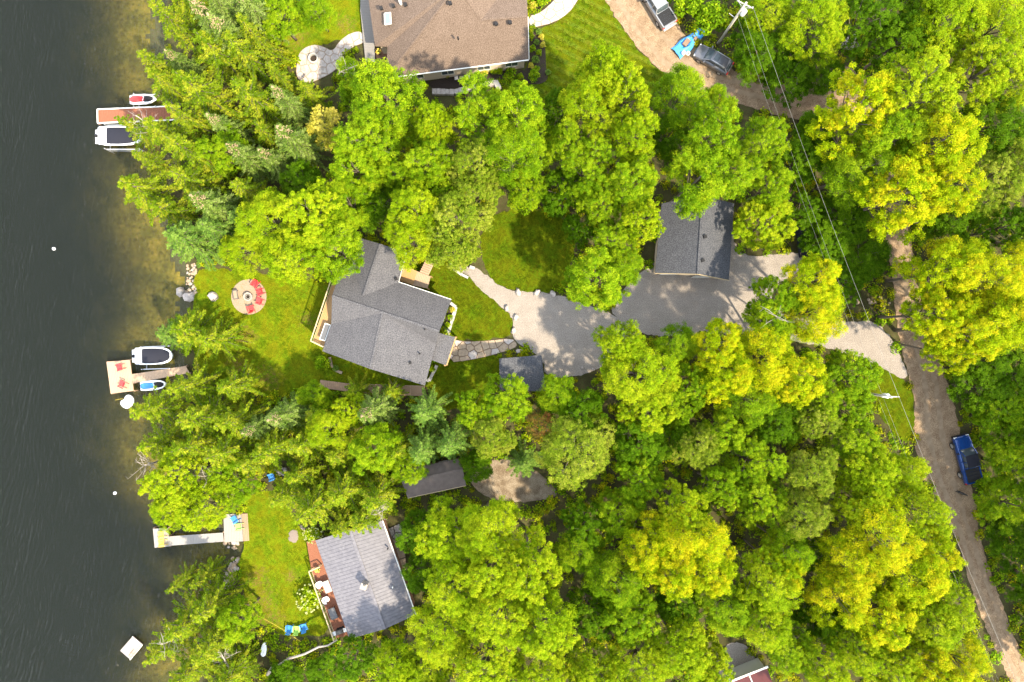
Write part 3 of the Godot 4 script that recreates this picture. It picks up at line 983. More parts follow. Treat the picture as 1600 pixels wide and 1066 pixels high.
func build_trees():
	var shapes := {
		"m": [broadleaf(101, GREEN, 15, 34, 71, 0.136, 0.310, 0.65), broadleaf(102, GREEN, 18, 26, 80, 0.154, 0.360, 0.65), broadleaf(103, GREEN, 13, 48, 55, 0.136, 0.410, 0.65), broadleaf(104, GREEN, 16, 32, 71, 0.154, 0.310, 0.65), broadleaf(105, GREEN, 20, 28, 65, 0.136, 0.360, 0.65), broadleaf(106, GREEN, 12, 44, 68, 0.154, 0.410, 0.65)],
		"y": [broadleaf(201, YELLOW, 15, 34, 74, 0.136, 0.327, 0.50), broadleaf(202, YELLOW, 18, 28, 74, 0.154, 0.380, 0.50), broadleaf(203, YELLOW, 14, 42, 62, 0.136, 0.433, 0.50), broadleaf(204, YELLOW, 16, 30, 77, 0.154, 0.327, 0.50)],
		"l": [broadleaf(301, LIME, 16, 52, 51, 0.122, 0.249, 0.50), broadleaf(302, LIME, 19, 44, 51, 0.138, 0.290, 0.50), broadleaf(303, LIME, 14, 60, 51, 0.122, 0.331, 0.50), broadleaf(304, LIME, 17, 40, 64, 0.138, 0.249, 0.50), broadleaf(305, LIME, 22, 38, 54, 0.122, 0.290, 0.50)],
		"o": [broadleaf(401, OLIVE, 18, 60, 38, 0.117, 0.215, 0.50), broadleaf(402, OLIVE, 21, 54, 38, 0.133, 0.250, 0.50), broadleaf(403, OLIVE, 16, 66, 38, 0.117, 0.285, 0.50)],
		"d": [broadleaf(501, SHADED_GREEN, 15, 30, 66, 0.155, 0.292, 0.80), broadleaf(502, SHADED_GREEN, 18, 28, 63, 0.175, 0.340, 0.80), broadleaf(503, SHADED_GREEN, 13, 40, 58, 0.155, 0.388, 0.80)],
		"g": [broadleaf(601, GOLD, 19, 46, 36, 0.122, 0.232, 0.50)],
		"r": [broadleaf(611, RUST, 15, 34, 39, 0.141, 0.258, 0.50)],
		"c": [conifer(701, CEDAR, 19, 8, 26, 0.55, 0.6, 0.5, false), conifer(702, CEDAR, 17, 8, 26, 0.4, 0.65, 0.55, false), conifer(703, CEDAR, 19, 7, 28, 0.6, 0.65, 0.5, false), conifer(704, CEDAR, 17, 8, 26, 0.3, 0.6, 0.55, false)],
		"s": [conifer(801, SPRUCE, 22, 10, 22, 0.5, 0.35, 0.4, true, 0.95), conifer(802, SPRUCE, 22, 9, 22, 0.4, 0.4, 0.4, true, 0.95), conifer(803, SPRUCE, 20, 10, 22, 0.5, 0.35, 0.4, true, 0.95)],
		"p": [conifer(901, PINE, 18, 10, 24, 0.2, 0.4, 0.5, false, 0.7), conifer(902, PINE, 17, 10, 24, 0.1, 0.45, 0.5, false, 0.7)],
		"b": [shrub_shape(951, GREEN, 1500, 0.13)],
		"h": [shrub_shape(952, LIME, 1300, 0.13, [[0.4, 0.43, 0.16], [0.5, 0.5, 0.26]])],
	}
	var labels := tree_labels()
	var r := RandomNumberGenerator.new()
	r.seed = 77
	var cone_look := plain("spruce_cone", 0.36, 0.26, 0.15, 0.8)
	for i in TREES.size():
		var t: Array = TREES[i]
		var kind: Array = KINDS[t[0]]
		var h: float = t[4]
		var look: Material = M["needle"] if t[0] in "csp" else M["broad_leaf"]
		var pick: Array = shapes[t[0]][i % shapes[t[0]].size()]
		var seen := map(t[1], t[2], h * kind[4])
		var radius: float = t[3] / FOCAL * (EYE - h * kind[4])
		var where := Vector3(seen.x, ground_height(seen.x, seen.z), seen.z)
		where.y = maxf(where.y, LAKE - 0.3)
		var o := thing(kind[0], labels[i], "shrub" if t[0] in "bh" else "tree", where, r.randf() * TAU, kind[0].replace("_", " ") + "s on the lots")
		var s: float = radius / kind[2]
		o.scale = Vector3(s, (h - where.y) / kind[3], s)
		var wood := mesh_part("stem" if t[0] in "bh" else "trunk", pick[1], M["bark"], o)
		# a trunk that would rise out of a road or a roof leans in from beside it
		var root := Vector2(where.x, where.z)
		if not clear_of_paving(root):
			for k in 60:
				var q: Vector2 = root + Vector2.from_angle(k * 2.4) * (0.6 + k * 0.11)
				if clear_of_paving(q):
					var shift := o.basis.inverse() * Vector3(q.x - root.x, 0, q.y - root.y)
					wood.transform = Transform3D(Basis(Vector3.RIGHT, Vector3.UP - shift / 10.0, Vector3.BACK), shift)
					break
		mesh_part("foliage" if t[0] in "bh" else "crown", pick[0], look, o)
		if pick.size() > 2 and pick[2]:
			mesh_part("blossom" if t[0] == "h" else "cones", pick[2], M["broad_leaf"] if t[0] == "h" else cone_look, o, "stuff")


func build_undergrowth():
	var r := RandomNumberGenerator.new()
	r.seed = 31
	leaves_begin()
	for i in 90:
		var d := any_direction(r)
		d.y = absf(d.y)
		var n := (d + Vector3(0, 0.8, 0) + any_direction(r) * 0.4).normalized()
		leaf(d * Vector3(0.75, 0.55, 0.75) * r.randf_range(0.4, 1.0) + Vector3(0, 0.1, 0), n.cross(any_direction(r)).normalized(), n, r.randf_range(0.18, 0.3), 0.17, tint_of(r, GREEN, r.randf()))
	var bush := leaves_end()
	var keep_out := []
	for n in outlines:
		keep_out.append(outlines[n])
	for f in footprints:
		keep_out.append(f)
	var spots := []
	var z := -46.0
	while z < 46.0:
		var x := shore_x(z) + 1.2
		while x < 68.0:
			var p := Vector2(x + r.randf_range(-0.6, 0.6), z + r.randf_range(-0.6, 0.6))
			var free := r.randf() < 0.72
			if free:
				for poly in keep_out:
					if Geometry2D.is_point_in_polygon(p, poly):
						free = false
						break
			if free:
				spots.append(p)
			x += 1.15
		z += 1.15
	var mm := MultiMesh.new()
	mm.transform_format = MultiMesh.TRANSFORM_3D
	mm.use_colors = true
	mm.mesh = bush
	mm.instance_count = spots.size()
	for i in spots.size():
		var p: Vector2 = spots[i]
		var s := r.randf_range(0.5, 1.35)
		mm.set_instance_transform(i, Transform3D(Basis(Vector3.UP, r.randf() * TAU).scaled(Vector3(s, s * r.randf_range(0.5, 1.3), s)), Vector3(p.x, ground_height(p.x, p.y), p.y)))
		var l := r.randf_range(0.75, 1.15)
		mm.set_instance_color(i, Color(l * r.randf_range(0.9, 1.5), l, l))
	var o := MultiMeshInstance3D.new()
	o.name = "undergrowth"
	o.multimesh = mm
	o.material_override = M["broad_leaf"]
	o.set_meta("kind", "stuff")
	o.set_meta("label", "leafy green undergrowth covering the forest floor between the trees")
	add_child(o)


func dry_at(p: Vector2) -> float:
	var most := 0.0
	for d in [[402, 906, 1.5], [412, 940, 1.7], [424, 968, 1.6], [398, 970, 1.8], [385, 945, 1.2], [436, 30, 1.5], [444, 52, 1.4], [352, 524, 1.7], [385, 528, 1.3], [420, 590, 1.5], [370, 572, 1.4], [480, 500, 0.9], [462, 60, 1.4], [540, 40, 1.2], [455, 900, 0.8]]:
		var c := map(d[0], d[1])
		var far: float = Vector2(c.x, c.z).distance_to(p) / d[2] + bumps.get_noise_2d(p.x * 5.0, p.y * 5.0) * 0.9
		most = maxf(most, clampf(1.25 - far, 0.0, 0.95))
	return most


func build_grass():
	var r := RandomNumberGenerator.new()
	r.seed = 12
	leaves_begin()
	for i in 9:
		var a := r.randf() * TAU
		var out := Vector3(cos(a), 0, sin(a))
		var along := (out * 0.8 + Vector3(0, 0.7, 0)).normalized()
		var n := along.cross(Vector3(-out.z, 0, out.x)).normalized()
		leaf(out * 0.05 + along * 0.05, along, n if n.y > 0 else -n, r.randf_range(0.1, 0.17), 0.035, Color.WHITE)
	var tuft := leaves_end()
	var spots := []
	for name_of in outlines:
		if not String(name_of).begins_with("lawn"):
			continue
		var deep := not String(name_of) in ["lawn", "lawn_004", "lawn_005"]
		var poly: PackedVector2Array = outlines[name_of]
		var low := poly[0]
		var high := poly[0]
		for p in poly:
			low = low.min(p)
			high = high.max(p)
		var n := int((high.x - low.x) * (high.y - low.y) * 42.0)
		for i in n:
			var p := Vector2(r.randf_range(low.x, high.x), r.randf_range(low.y, high.y))
			if not Geometry2D.is_point_in_polygon(p, poly):
				continue
			var clear := true
			for f in footprints:
				if Geometry2D.is_point_in_polygon(p, f):
					clear = false
					break
			if clear:
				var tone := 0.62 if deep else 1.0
				if String(name_of) == "lawn_006":
					# the mower's stripes
					tone *= 1.0 + 0.22 * signf(sin((p.y - p.x * 0.5) * 5.2))
				spots.append(Vector3(p.x, tone, p.y))
	var mm := MultiMesh.new()
	mm.transform_format = MultiMesh.TRANSFORM_3D
	mm.use_colors = true
	mm.mesh = tuft
	mm.instance_count = spots.size()
	for i in spots.size():
		var q: Vector3 = spots[i]
		var p := Vector2(q.x, q.z)
		var s := r.randf_range(0.6, 1.3)
		mm.set_instance_transform(i, Transform3D(Basis(Vector3.UP, r.randf() * TAU).scaled(Vector3(s, s * 0.7, s)), Vector3(p.x, 0.01, p.y)))
		var t := clampf(0.5 + bumps.get_noise_2d(p.x * 0.9, p.y * 0.9) * 0.9 + r.randf_range(-0.3, 0.3), 0.0, 1.0)
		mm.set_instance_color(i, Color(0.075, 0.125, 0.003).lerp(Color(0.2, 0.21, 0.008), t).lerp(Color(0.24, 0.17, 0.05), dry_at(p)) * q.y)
	var o := MultiMeshInstance3D.new()
	o.name = "grass"
	o.multimesh = mm
	o.material_override = M["blade"]
	o.set_meta("kind", "stuff")
	o.set_meta("label", "short mown grass growing over the lawns")
	add_child(o)


# ---------------------------------------------------------------- buildings

func spots(list: Array) -> Array:
	var out := []
	for p in list:
		out.append(map(p[0], p[1], p[2]))
	return out


func level(pts: Array) -> PackedVector2Array:
	var out := PackedVector2Array()
	for p in pts:
		out.append(Vector2(p.x, p.z))
	return out


func inset(poly: PackedVector2Array, by: float) -> PackedVector2Array:
	var got := Geometry2D.offset_polygon(poly, -by, Geometry2D.JOIN_MITER)
	return got[0] if got.size() else poly


func add_roof(parent: Node3D, faces: Array, ridges: Array, look: Material, cap: Material) -> MeshInstance3D:
	var s := shape()
	for f in faces:
		slab(s, f, 0.16)
	var roof := part("roof", s, look, parent)
	for r in ridges:
		var c := shape()
		bar(c, r[0] + Vector3(0, 0.015, 0), r[1] + Vector3(0, 0.015, 0), 0.26, 0.05)
		part("ridge_cap", c, cap, roof)
	return roof


# boards running across the run from a to b (plan points at height h), `wide` metres deep
func decking(parent: Node3D, poly: PackedVector2Array, along: Vector2, y: float, look: Material, board := 0.19):
	var s := shape()
	var u := along.normalized()
	var v := Vector2(-u.y, u.x)
	var low := 1e9
	var high := -1e9
	for p in poly:
		low = minf(low, p.dot(v))
		high = maxf(high, p.dot(v))
	var t := low
	while t < high:
		var strip := PackedVector2Array([u * -80 + v * (t + 0.01), u * 80 + v * (t + 0.01), u * 80 + v * (t + board - 0.01), u * -80 + v * (t + board - 0.01)])
		var drop := rng.randf_range(-0.004, 0.004)
		for cut in Geometry2D.intersect_polygons(poly, strip):
			prism(s, cut, y - 0.03 + drop, y + drop)
		t += board
	part("decking", s, look, parent, "stuff")
	var f := shape()
	prism(f, inset(poly, 0.05), y - 0.22, y - 0.045, true)
	part("joists", f, M["walk_plank"], parent)


func posts(parent: Node3D, pts: Array, top: float, bottom: float, look: Material, w := 0.12):
	for p in pts:
		var s := shape()
		box(s, Vector3(p.x, (top + bottom) * 0.5, p.y), Vector3(w, top - bottom, w))
		part("post", s, look, parent)


func railing(parent: Node3D, line, y: float, look: Material, bars: Material):
	var node := Node3D.new()
	node.name = "railing"
	parent.add_child(node, true)
	for i in line.size() - 1:
		var a: Vector2 = line[i]
		var b: Vector2 = line[i + 1]
		var s := shape()
		bar(s, Vector3(a.x, y + 1.02, a.y), Vector3(b.x, y + 1.02, b.y), 0.12, 0.045)
		part("top_rail", s, look, node)
		s = shape()
		bar(s, Vector3(a.x, y + 0.12, a.y), Vector3(b.x, y + 0.12, b.y), 0.05, 0.05)
		part("bottom_rail", s, look, node)
		var n := maxi(1, int(a.distance_to(b) / 1.6))
		for k in n + (1 if i == line.size() - 2 else 0):
			var p := a.lerp(b, float(k) / n)
			s = shape()
			box(s, Vector3(p.x, y + 0.5, p.y), Vector3(0.1, 1.0, 0.1))
			part("rail_post", s, look, node)
		s = shape()
		var m := int(a.distance_to(b) / 0.16)
		for k in m:
			var p := a.lerp(b, (k + 0.5) / m)
			box(s, Vector3(p.x, y + 0.56, p.y), Vector3(0.025, 0.84, 0.025))
		part("balusters", s, bars, node, "stuff")


func window_on(wall: Node3D, at: Vector3, normal: Vector3, wide: float, high: float):
	var b := Basis(Vector3.UP.cross(normal).normalized(), Vector3.UP, normal)
	var s := shape()
	for e in [[0, high * 0.5 + 0.04, wide + 0.16, 0.08], [0, -high * 0.5 - 0.04, wide + 0.16, 0.08], [wide * 0.5 + 0.04, 0, 0.08, high], [-wide * 0.5 - 0.04, 0, 0.08, high], [0, 0, 0.05, high]]:
		box(s, at + b * Vector3(e[0], e[1], 0.02), Vector3(e[2], e[3], 0.08), b)
	var f := part("window", s, M["white_paint"], wall)
	var g := shape()
	box(g, at + b * Vector3(0, 0, 0.005), Vector3(wide - 0.002, high - 0.002, 0.03), b)
	mesh_or_part(g, "pane", f)


func mesh_or_part(s: SurfaceTool, called: String, parent: Node3D):
	part(called, s, M["pane"], parent)


func windows_along(wall: Node3D, poly: PackedVector2Array, y: float, gap := 3.2):
	var n := poly.size()
	var sign_of := -1.0 if Geometry2D.is_polygon_clockwise(poly) else 1.0
	for k in n:
		var a := poly[k]
		var b := poly[(k + 1) % n]
		var length := a.distance_to(b)
		if length < 2.4:
			continue
		var d := (b - a).normalized()
		var out := Vector3(d.y, 0, -d.x) * sign_of
		var m := maxi(1, int(length / gap))
		for i in m:
			var p := a.lerp(b, (i + 0.5) / m)
			window_on(wall, Vector3(p.x, y, p.y) + out * 0.01, out, 1.3, 1.1)


func roof_vent(roof: Node3D, at: Vector3, size := 0.35, high := 0.25):
	var s := shape()
	box(s, at + Vector3(0, high * 0.4, 0), Vector3(size, high, size), Basis(Vector3.UP, 0.33))
	part("vent", s, M["black_plastic"], roof)


func stack_pipe(roof: Node3D, at: Vector3, high: float, look: Material, radius := 0.08):
	var s := shape(true)
	tube(s, [at - Vector3(0, 0.15, 0), at + Vector3(0, high, 0)], [radius, radius], 8)
	part("pipe", s, look, roof)


func build_cottages():
	grey_cottage()
	garage_and_sheds()
	brown_house()
	metal_cottage()


func grey_cottage():
	var o := thing("grey_roofed_cottage", "large cottage with grey shingled gable roofs beside the round lawn and fire patio", "house")
	var left := map(518.75, 462.5, 5.9)
	var right := map(686.25, 517.5, 5.9)
	var joint := map(597.5, 489.5, 5.9)
	var ne := map(705, 468.75, 4.0)
	var inner := map(622.5, 441.25, 4.0)
	var meet := map(567.5, 462.5, 5.35)
	var top := map(594.5, 381.25, 5.35)
	var nw_wing := map(563.75, 372.5, 4.0)
	var ne_wing := map(634.75, 394.75, 3.8)
	var valley := map(548.9, 416.5, 4.0)
	var nw := map(535.5, 413, 4.0)
	var west := map(517.5, 506, 4.0)
	var sw := map(503.75, 548.75, 4.0)
	var se := map(663.75, 602.5, 4.0)
	var east := map(681.25, 537.5, 4.0)
	var south := (sw + se) * 0.5 + Vector3(0, 1.9, 0)
	var roof := add_roof(o, [
		[nw, valley, meet, left], [meet, inner, ne, right, joint, left],
		[nw_wing, top, meet, valley], [top, ne_wing, inner, meet],
		[left, joint, west], [joint, south, sw, west], [joint, east, se, south], [joint, right, east],
	], [[left, right], [top, meet], [joint, south]], M["grey_shingle"], M["grey_shingle"])
	for v in [[664, 515, 5.5], [656, 553, 4.55]]:
		stack_pipe(roof, map(v[0], v[1], v[2]), 0.4, M["black_plastic"])
	roof_vent(roof, map(641, 567, 4.7), 0.25)
	roof_vent(roof, map(619, 436, 4.2), 0.3)
	var foot := inset(level([nw, valley, nw_wing, ne_wing, inner, ne, east, se, sw, west]), 0.45)
	footprints.append(foot)
	var s := shape()
	prism(s, foot, -0.1, 3.86)
	for g in [[left, nw, west], [right, ne, east], [south, sw, se], [top, nw_wing, ne_wing]]:
		var mid: Vector3 = (g[1] + g[2]) * 0.5
		var into: Vector3 = (map(600, 490) - mid)
		into = Vector3(into.x, 0, into.z).normalized() * 0.5
		tri(s, g[0] + into - Vector3(0, 0.2, 0), g[1] + into - Vector3(0, 0.2, 0), g[2] + into - Vector3(0, 0.2, 0))
	var wall := part("wall", s, M["grey_siding"], o)
	windows_along(wall, foot, 2.0, 3.4)
	# white gutters along the eaves
	for g in [[inner, ne], [sw, se], [ne_wing, inner]]:
		s = shape()
		bar(s, g[0] + Vector3(0, -0.1, -0.04), g[1] + Vector3(0, -0.1, -0.04), 0.1, 0.1)
		part("gutter", s, M["white_paint"], o)
	# porch over the entrance
	var porch := Node3D.new()
	porch.name = "porch"
	o.add_child(porch)
	var pr := spots([[684, 520, 3.7], [711.5, 527, 3.3], [697, 571, 3.3], [672, 562, 3.7]])
	s = shape()
	slab(s, pr, 0.14)
	part("porch_roof", s, M["grey_shingle"], porch)
	s = shape()
	bar(s, pr[1] + Vector3(0.06, -0.1, 0), pr[2] + Vector3(0.06, -0.1, 0), 0.14, 0.2)
	part("beam", s, M["cedar_plank"], porch)
	for p in [pr[1], pr[2]]:
		s = shape()
		box(s, Vector3(p.x - 0.15, 1.55, p.z), Vector3(0.18, 3.2, 0.18))
		part("porch_post", s, M["cedar_plank"], porch)
	# deck towards the lake
	var deck := Node3D.new()
	deck.name = "lakeside_deck"
	o.add_child(deck)
	var dp := level(spots([[520, 440, 3.0], [489, 533, 3.0], [508, 542, 3.0], [540, 445, 3.0]]))
	decking(deck, dp, dp[1] - dp[0], 2.9, M["cedar_plank"])
	posts(deck, [dp[0].lerp(dp[1], 0.03), dp[0].lerp(dp[1], 0.35), dp[0].lerp(dp[1], 0.68), dp[0].lerp(dp[1], 0.98)], 2.66, -0.1, M["cedar_plank"], 0.16)
	railing(deck, [dp[0], dp[1], dp[2]], 2.9, M["cream_trim"], M["black_plastic"])
	# landing and steps by the inner corner
	var landing := Node3D.new()
	landing.name = "rear_landing"
	o.add_child(landing)
	var lp := level(spots([[634, 415, 1.9], [652, 424, 1.9], [645, 446, 1.9], [624, 438, 1.9]]))
	decking(landing, lp, lp[1] - lp[0], 1.9, M["cedar_plank"])
	var lq := level(spots([[652, 424, 1.6], [673, 432, 1.6], [668, 451, 1.6], [645, 446, 1.6]]))
	decking(landing, lq, lq[1] - lq[2], 1.62, M["new_plank"])
	posts(landing, [lp[0], lp[3], lq[1], lq[2]], 1.7, -0.1, M["cedar_plank"])
	railing(landing, [lp[3], lp[0]], 1.9, M["cream_trim"], M["cream_trim"])
	s = shape()
	for k in 6:
		var q: Vector2 = (lq[0] + lq[1]) * 0.5 + (lq[0] - lq[3]).normalized() * (0.14 + 0.28 * k)
		box(s, Vector3(q.x, 1.4 - 0.24 * k, q.y), Vector3(1.1, 0.06, 0.27), Basis(Vector3.UP, facing((lq[1] - lq[0]).x, (lq[1] - lq[0]).y)))
	part("steps", s, M["new_plank"], landing)


func garage_and_sheds():
	var o := thing("garage", "dark shingled gable-roofed garage on the gravel yard under green maples", "garage")
	var a := map(1034, 318, 3.0)
	var b := map(1098, 306, 5.2)
	var c := map(1147, 318, 3.0)
	var d := map(1139, 437.5, 3.0)
	var e := map(1090.6, 428, 5.2)
	var f := map(1023.5, 426.6, 3.0)
	var roof := add_roof(o, [[a, b, e, f], [b, c, d, e]], [[b, e]], M["dark_shingle"], M["dark_shingle"])
	roof_vent(roof, map(1101.5, 370, 5.0), 0.36)
	roof_vent(roof, map(1098, 407, 5.0), 0.36)
	var foot := inset(level([a, c, d, f]), 0.35)
	footprints.append(foot)
	var s := shape()
	prism(s, foot, -0.1, 2.9)
	for g in [[e, f, d], [b, a, c]]:
		var into := Vector3(0, -0.2, -0.4 if g[0] == e else 0.4)
		tri(s, g[0] + into, g[1] + into, g[2] + into)
	var wall := part("wall", s, M["tan_siding"], o)
	s = shape()
	bar(s, f + Vector3(0, -0.08, 0.05), e + Vector3(0, -0.08, 0.05), 0.05, 0.22)
	bar(s, e + Vector3(0, -0.08, 0.05), d + Vector3(0, -0.08, 0.05), 0.05, 0.22)
	part("bargeboard", s, M["cream_trim"], o)
	for k in 2:
		var q0 := f.lerp(d, 0.28 + 0.44 * k)
		var p := Vector2(q0.x, q0.z - 0.34)
		s = shape()
		for j in 4:
			box(s, Vector3(p.x, 0.3 + 0.54 * j, p.y + 0.03), Vector3(2.5, 0.52, 0.06))
		part("garage_door", s, M["white_paint"], wall)

	o = thing("small_shed", "small grey single-slope shed at the corner of the turning area", "shed")
	var q := spots([[780, 560.5, 3.1], [846, 555, 3.1], [853, 612, 2.6], [781, 610, 2.6]])
	roof = add_roof(o, [q], [], M["dark_shingle"], M["dark_shingle"])
	foot = inset(level(q), 0.25)
	footprints.append(foot)
	s = shape()
	prism(s, foot, -0.1, 2.5)
	for k in 4:
		var p: Vector2 = foot[k]
		var n: Vector2 = foot[(k + 1) % 4]
		var top := 2.98 if p.y < 3.5 else 2.5
		var next := 2.98 if n.y < 3.5 else 2.5
		quad(s, Vector3(p.x, 2.5, p.y), Vector3(p.x, top - 0.05, p.y), Vector3(n.x, next - 0.05, n.y), Vector3(n.x, 2.5, n.y))
	wall = part("wall", s, M["grey_siding"], o)
	s = shape()
	box(s, Vector3(foot[1].x + 0.03, 1.05, lerpf(foot[1].y, foot[2].y, 0.5)), Vector3(0.06, 2.0, 1.1))
	part("door", s, M["white_paint"], wall)

	o = thing("brown_shed", "brown shingled shed roof half hidden by conifers beside the brown gravel clearing", "shed")
	var n1 := map(625, 735, 2.6)
	var n2 := map(716, 717, 2.6)
	var r1 := map(628, 754, 3.5)
	var r2 := map(723, 734, 3.5)
	var s1 := map(637, 778, 2.6)
	var s2 := map(728, 758.5, 2.6)
	roof = add_roof(o, [[n1, n2, r2, r1], [r1, r2, s2, s1]], [[r1, r2]], M["shed_shingle"], M["shed_shingle"])
	foot = inset(level([n1, n2, s2, s1]), 0.25)
	footprints.append(foot)
	s = shape()
	prism(s, foot, -0.1, 2.5)
	for g in [[r1, n1, s1, 0.3], [r2, n2, s2, -0.3]]:
		var into := Vector3(g[3], -0.18, 0)
		tri(s, g[0] + into, g[1] + into, g[2] + into)
	wall = part("wall", s, M["brown_siding"], o)
	s = shape()
	bar(s, s1 + Vector3(0, -0.08, 0.05), s2 + Vector3(0, -0.08, 0.05), 0.06, 0.16)
	part("fascia", s, M["cream_trim"], o)
	windows_along(wall, foot, 1.5, 3.0)

	o = thing("red_roofed_cabin", "corner of a cabin with dark-red roof panels and white trim at the bottom edge", "cabin")
	q = spots([[1142, 1066, 3.0], [1200, 1043, 3.0], [1222, 1098, 4.2], [1164, 1121, 4.2]])
	for k in 2:
		s = shape()
		slab(s, [q[0].lerp(q[1], 0.02 + 0.5 * k), q[0].lerp(q[1], 0.47 + 0.5 * k), q[3].lerp(q[2], 0.47 + 0.5 * k), q[3].lerp(q[2], 0.02 + 0.5 * k)], 0.08)
		part("roof_panel", s, M["dark_red_panel"], o)
	s = shape()
	bar(s, q[0] + Vector3(0, -0.02, -0.1), q[1] + Vector3(0, -0.02, -0.1), 0.22, 0.2)
	bar(s, q[0].lerp(q[1], 0.495), q[3].lerp(q[2], 0.495), 0.12, 0.14)
	part("trim", s, M["white_paint"], o)
	s = shape()
	prism(s, inset(level(q), 0.2), -0.1, 2.8)
	part("wall", s, M["white_paint"], o)
	footprints.append(level(q))


func brown_house():
	var o := thing("brown_roofed_house", "big house with a brown shingled hip roof cut by the top edge", "house")
	var w := map(566, -70, 3.5)
	var notch := map(586, 72, 3.5)
	var notch_in := map(605, 73, 3.6)
	var sw := map(604, 121, 3.5)
	var se := map(826, 92.5, 3.5)
	var re := map(824.5, 25.5, 5.9)
	var rm := map(752, 31, 6.1)
	var apex := map(714, -22, 8.0)
	var e2 := map(821, -60, 4.2)
	var n := map(700, -120, 3.5)
	var roof := add_roof(o, [[sw, se, re, rm, apex], [notch, notch_in, sw, apex], [w, notch, apex], [rm, re, e2, apex], [n, w, apex], [apex, e2, n]], [], M["brown_shingle"], M["brown_shingle"])
	for r in [[sw, apex], [apex, rm], [rm, re]]:
		var c := shape()
		bar(c, r[0] + Vector3(0, 0.01, 0), r[1] + Vector3(0, 0.01, 0), 0.24, 0.045)
		part("ridge_cap", c, M["brown_shingle"], roof)
	for v in [[596, 13.5, 4.6], [615, 10, 5.0], [634, 8, 5.4], [703.5, 6, 7.6], [775.5, 38, 6.0], [797, 36, 6.0]]:
		roof_vent(roof, map(v[0], v[1], v[2]), 0.36, 0.3)
	stack_pipe(roof, map(716, 61, 6.3), 0.5, M["black_plastic"], 0.09)
	stack_pipe(roof, map(627, 8, 5.0), 1.0, M["white_paint"], 0.16)
	var s := shape()
	var sky := map(606, 29.5, 4.75)
	var tilt := Basis(Vector3.UP, 0.05) * Basis(Vector3.BACK, 0.22)
	for e in [[-0.36, 0, 0.1, 1.3], [0.36, 0, 0.1, 1.3], [0, -0.62, 0.8, 0.1], [0, 0.62, 0.8, 0.1]]:
		box(s, sky + tilt * Vector3(e[0], 0.03, e[1]), Vector3(e[2], 0.16, e[3]), tilt)
	var frame := part("skylight", s, M["white_paint"], roof)
	s = shape()
	box(s, sky + tilt * Vector3(0, 0.02, 0), Vector3(0.66, 0.1, 1.2), tilt)
	part("pane", s, M["sky_pane"], frame)
	var foot := inset(level([w, notch, notch_in, sw, se, e2, n]), 0.45)
	footprints.append(foot)
	s = shape()
	prism(s, foot, -0.1, 3.4)
	var wall := part("wall", s, M["tan_siding"], o)
	for f in [0.2, 0.42, 0.68, 0.88]:
		var p := sw.lerp(se, f)
		window_on(wall, Vector3(p.x, 1.7, p.z - 0.44), Vector3(0.127, 0, 0.992), 1.4, 1.2)
	s = shape()
	bar(s, sw + Vector3(0, -0.1, 0.06), se + Vector3(0, -0.1, 0.06), 0.12, 0.12)
	part("gutter", s, M["white_paint"], o)
	s = shape()
	bar(s, se + Vector3(0.05, -0.1, 0), re + Vector3(0.05, -0.1, 0), 0.06, 0.16)
	part("fascia", s, M["white_paint"], o)
	var deck := Node3D.new()
	deck.name = "side_deck"
	o.add_child(deck)
	var dp := level(spots([[563, -60, 0.5], [580, -60, 0.5], [586, 97, 0.5], [571, 97, 0.5], [563, 16, 0.5]]))
	decking(deck, dp, Vector2(1, 0), 0.5, M["dim_plank"])
	posts(deck, [dp[2], dp[3], dp[4]], 0.3, -0.1, M["dim_plank"])
	var dq := level(spots([[586.5, 76, 0.42], [606, 76, 0.42], [608, 112, 0.42], [590, 112, 0.42]]))
	decking(deck, dq, Vector2(0, 1), 0.42, M["brown_siding"])
	footprints.append(dp)
	footprints.append(dq)


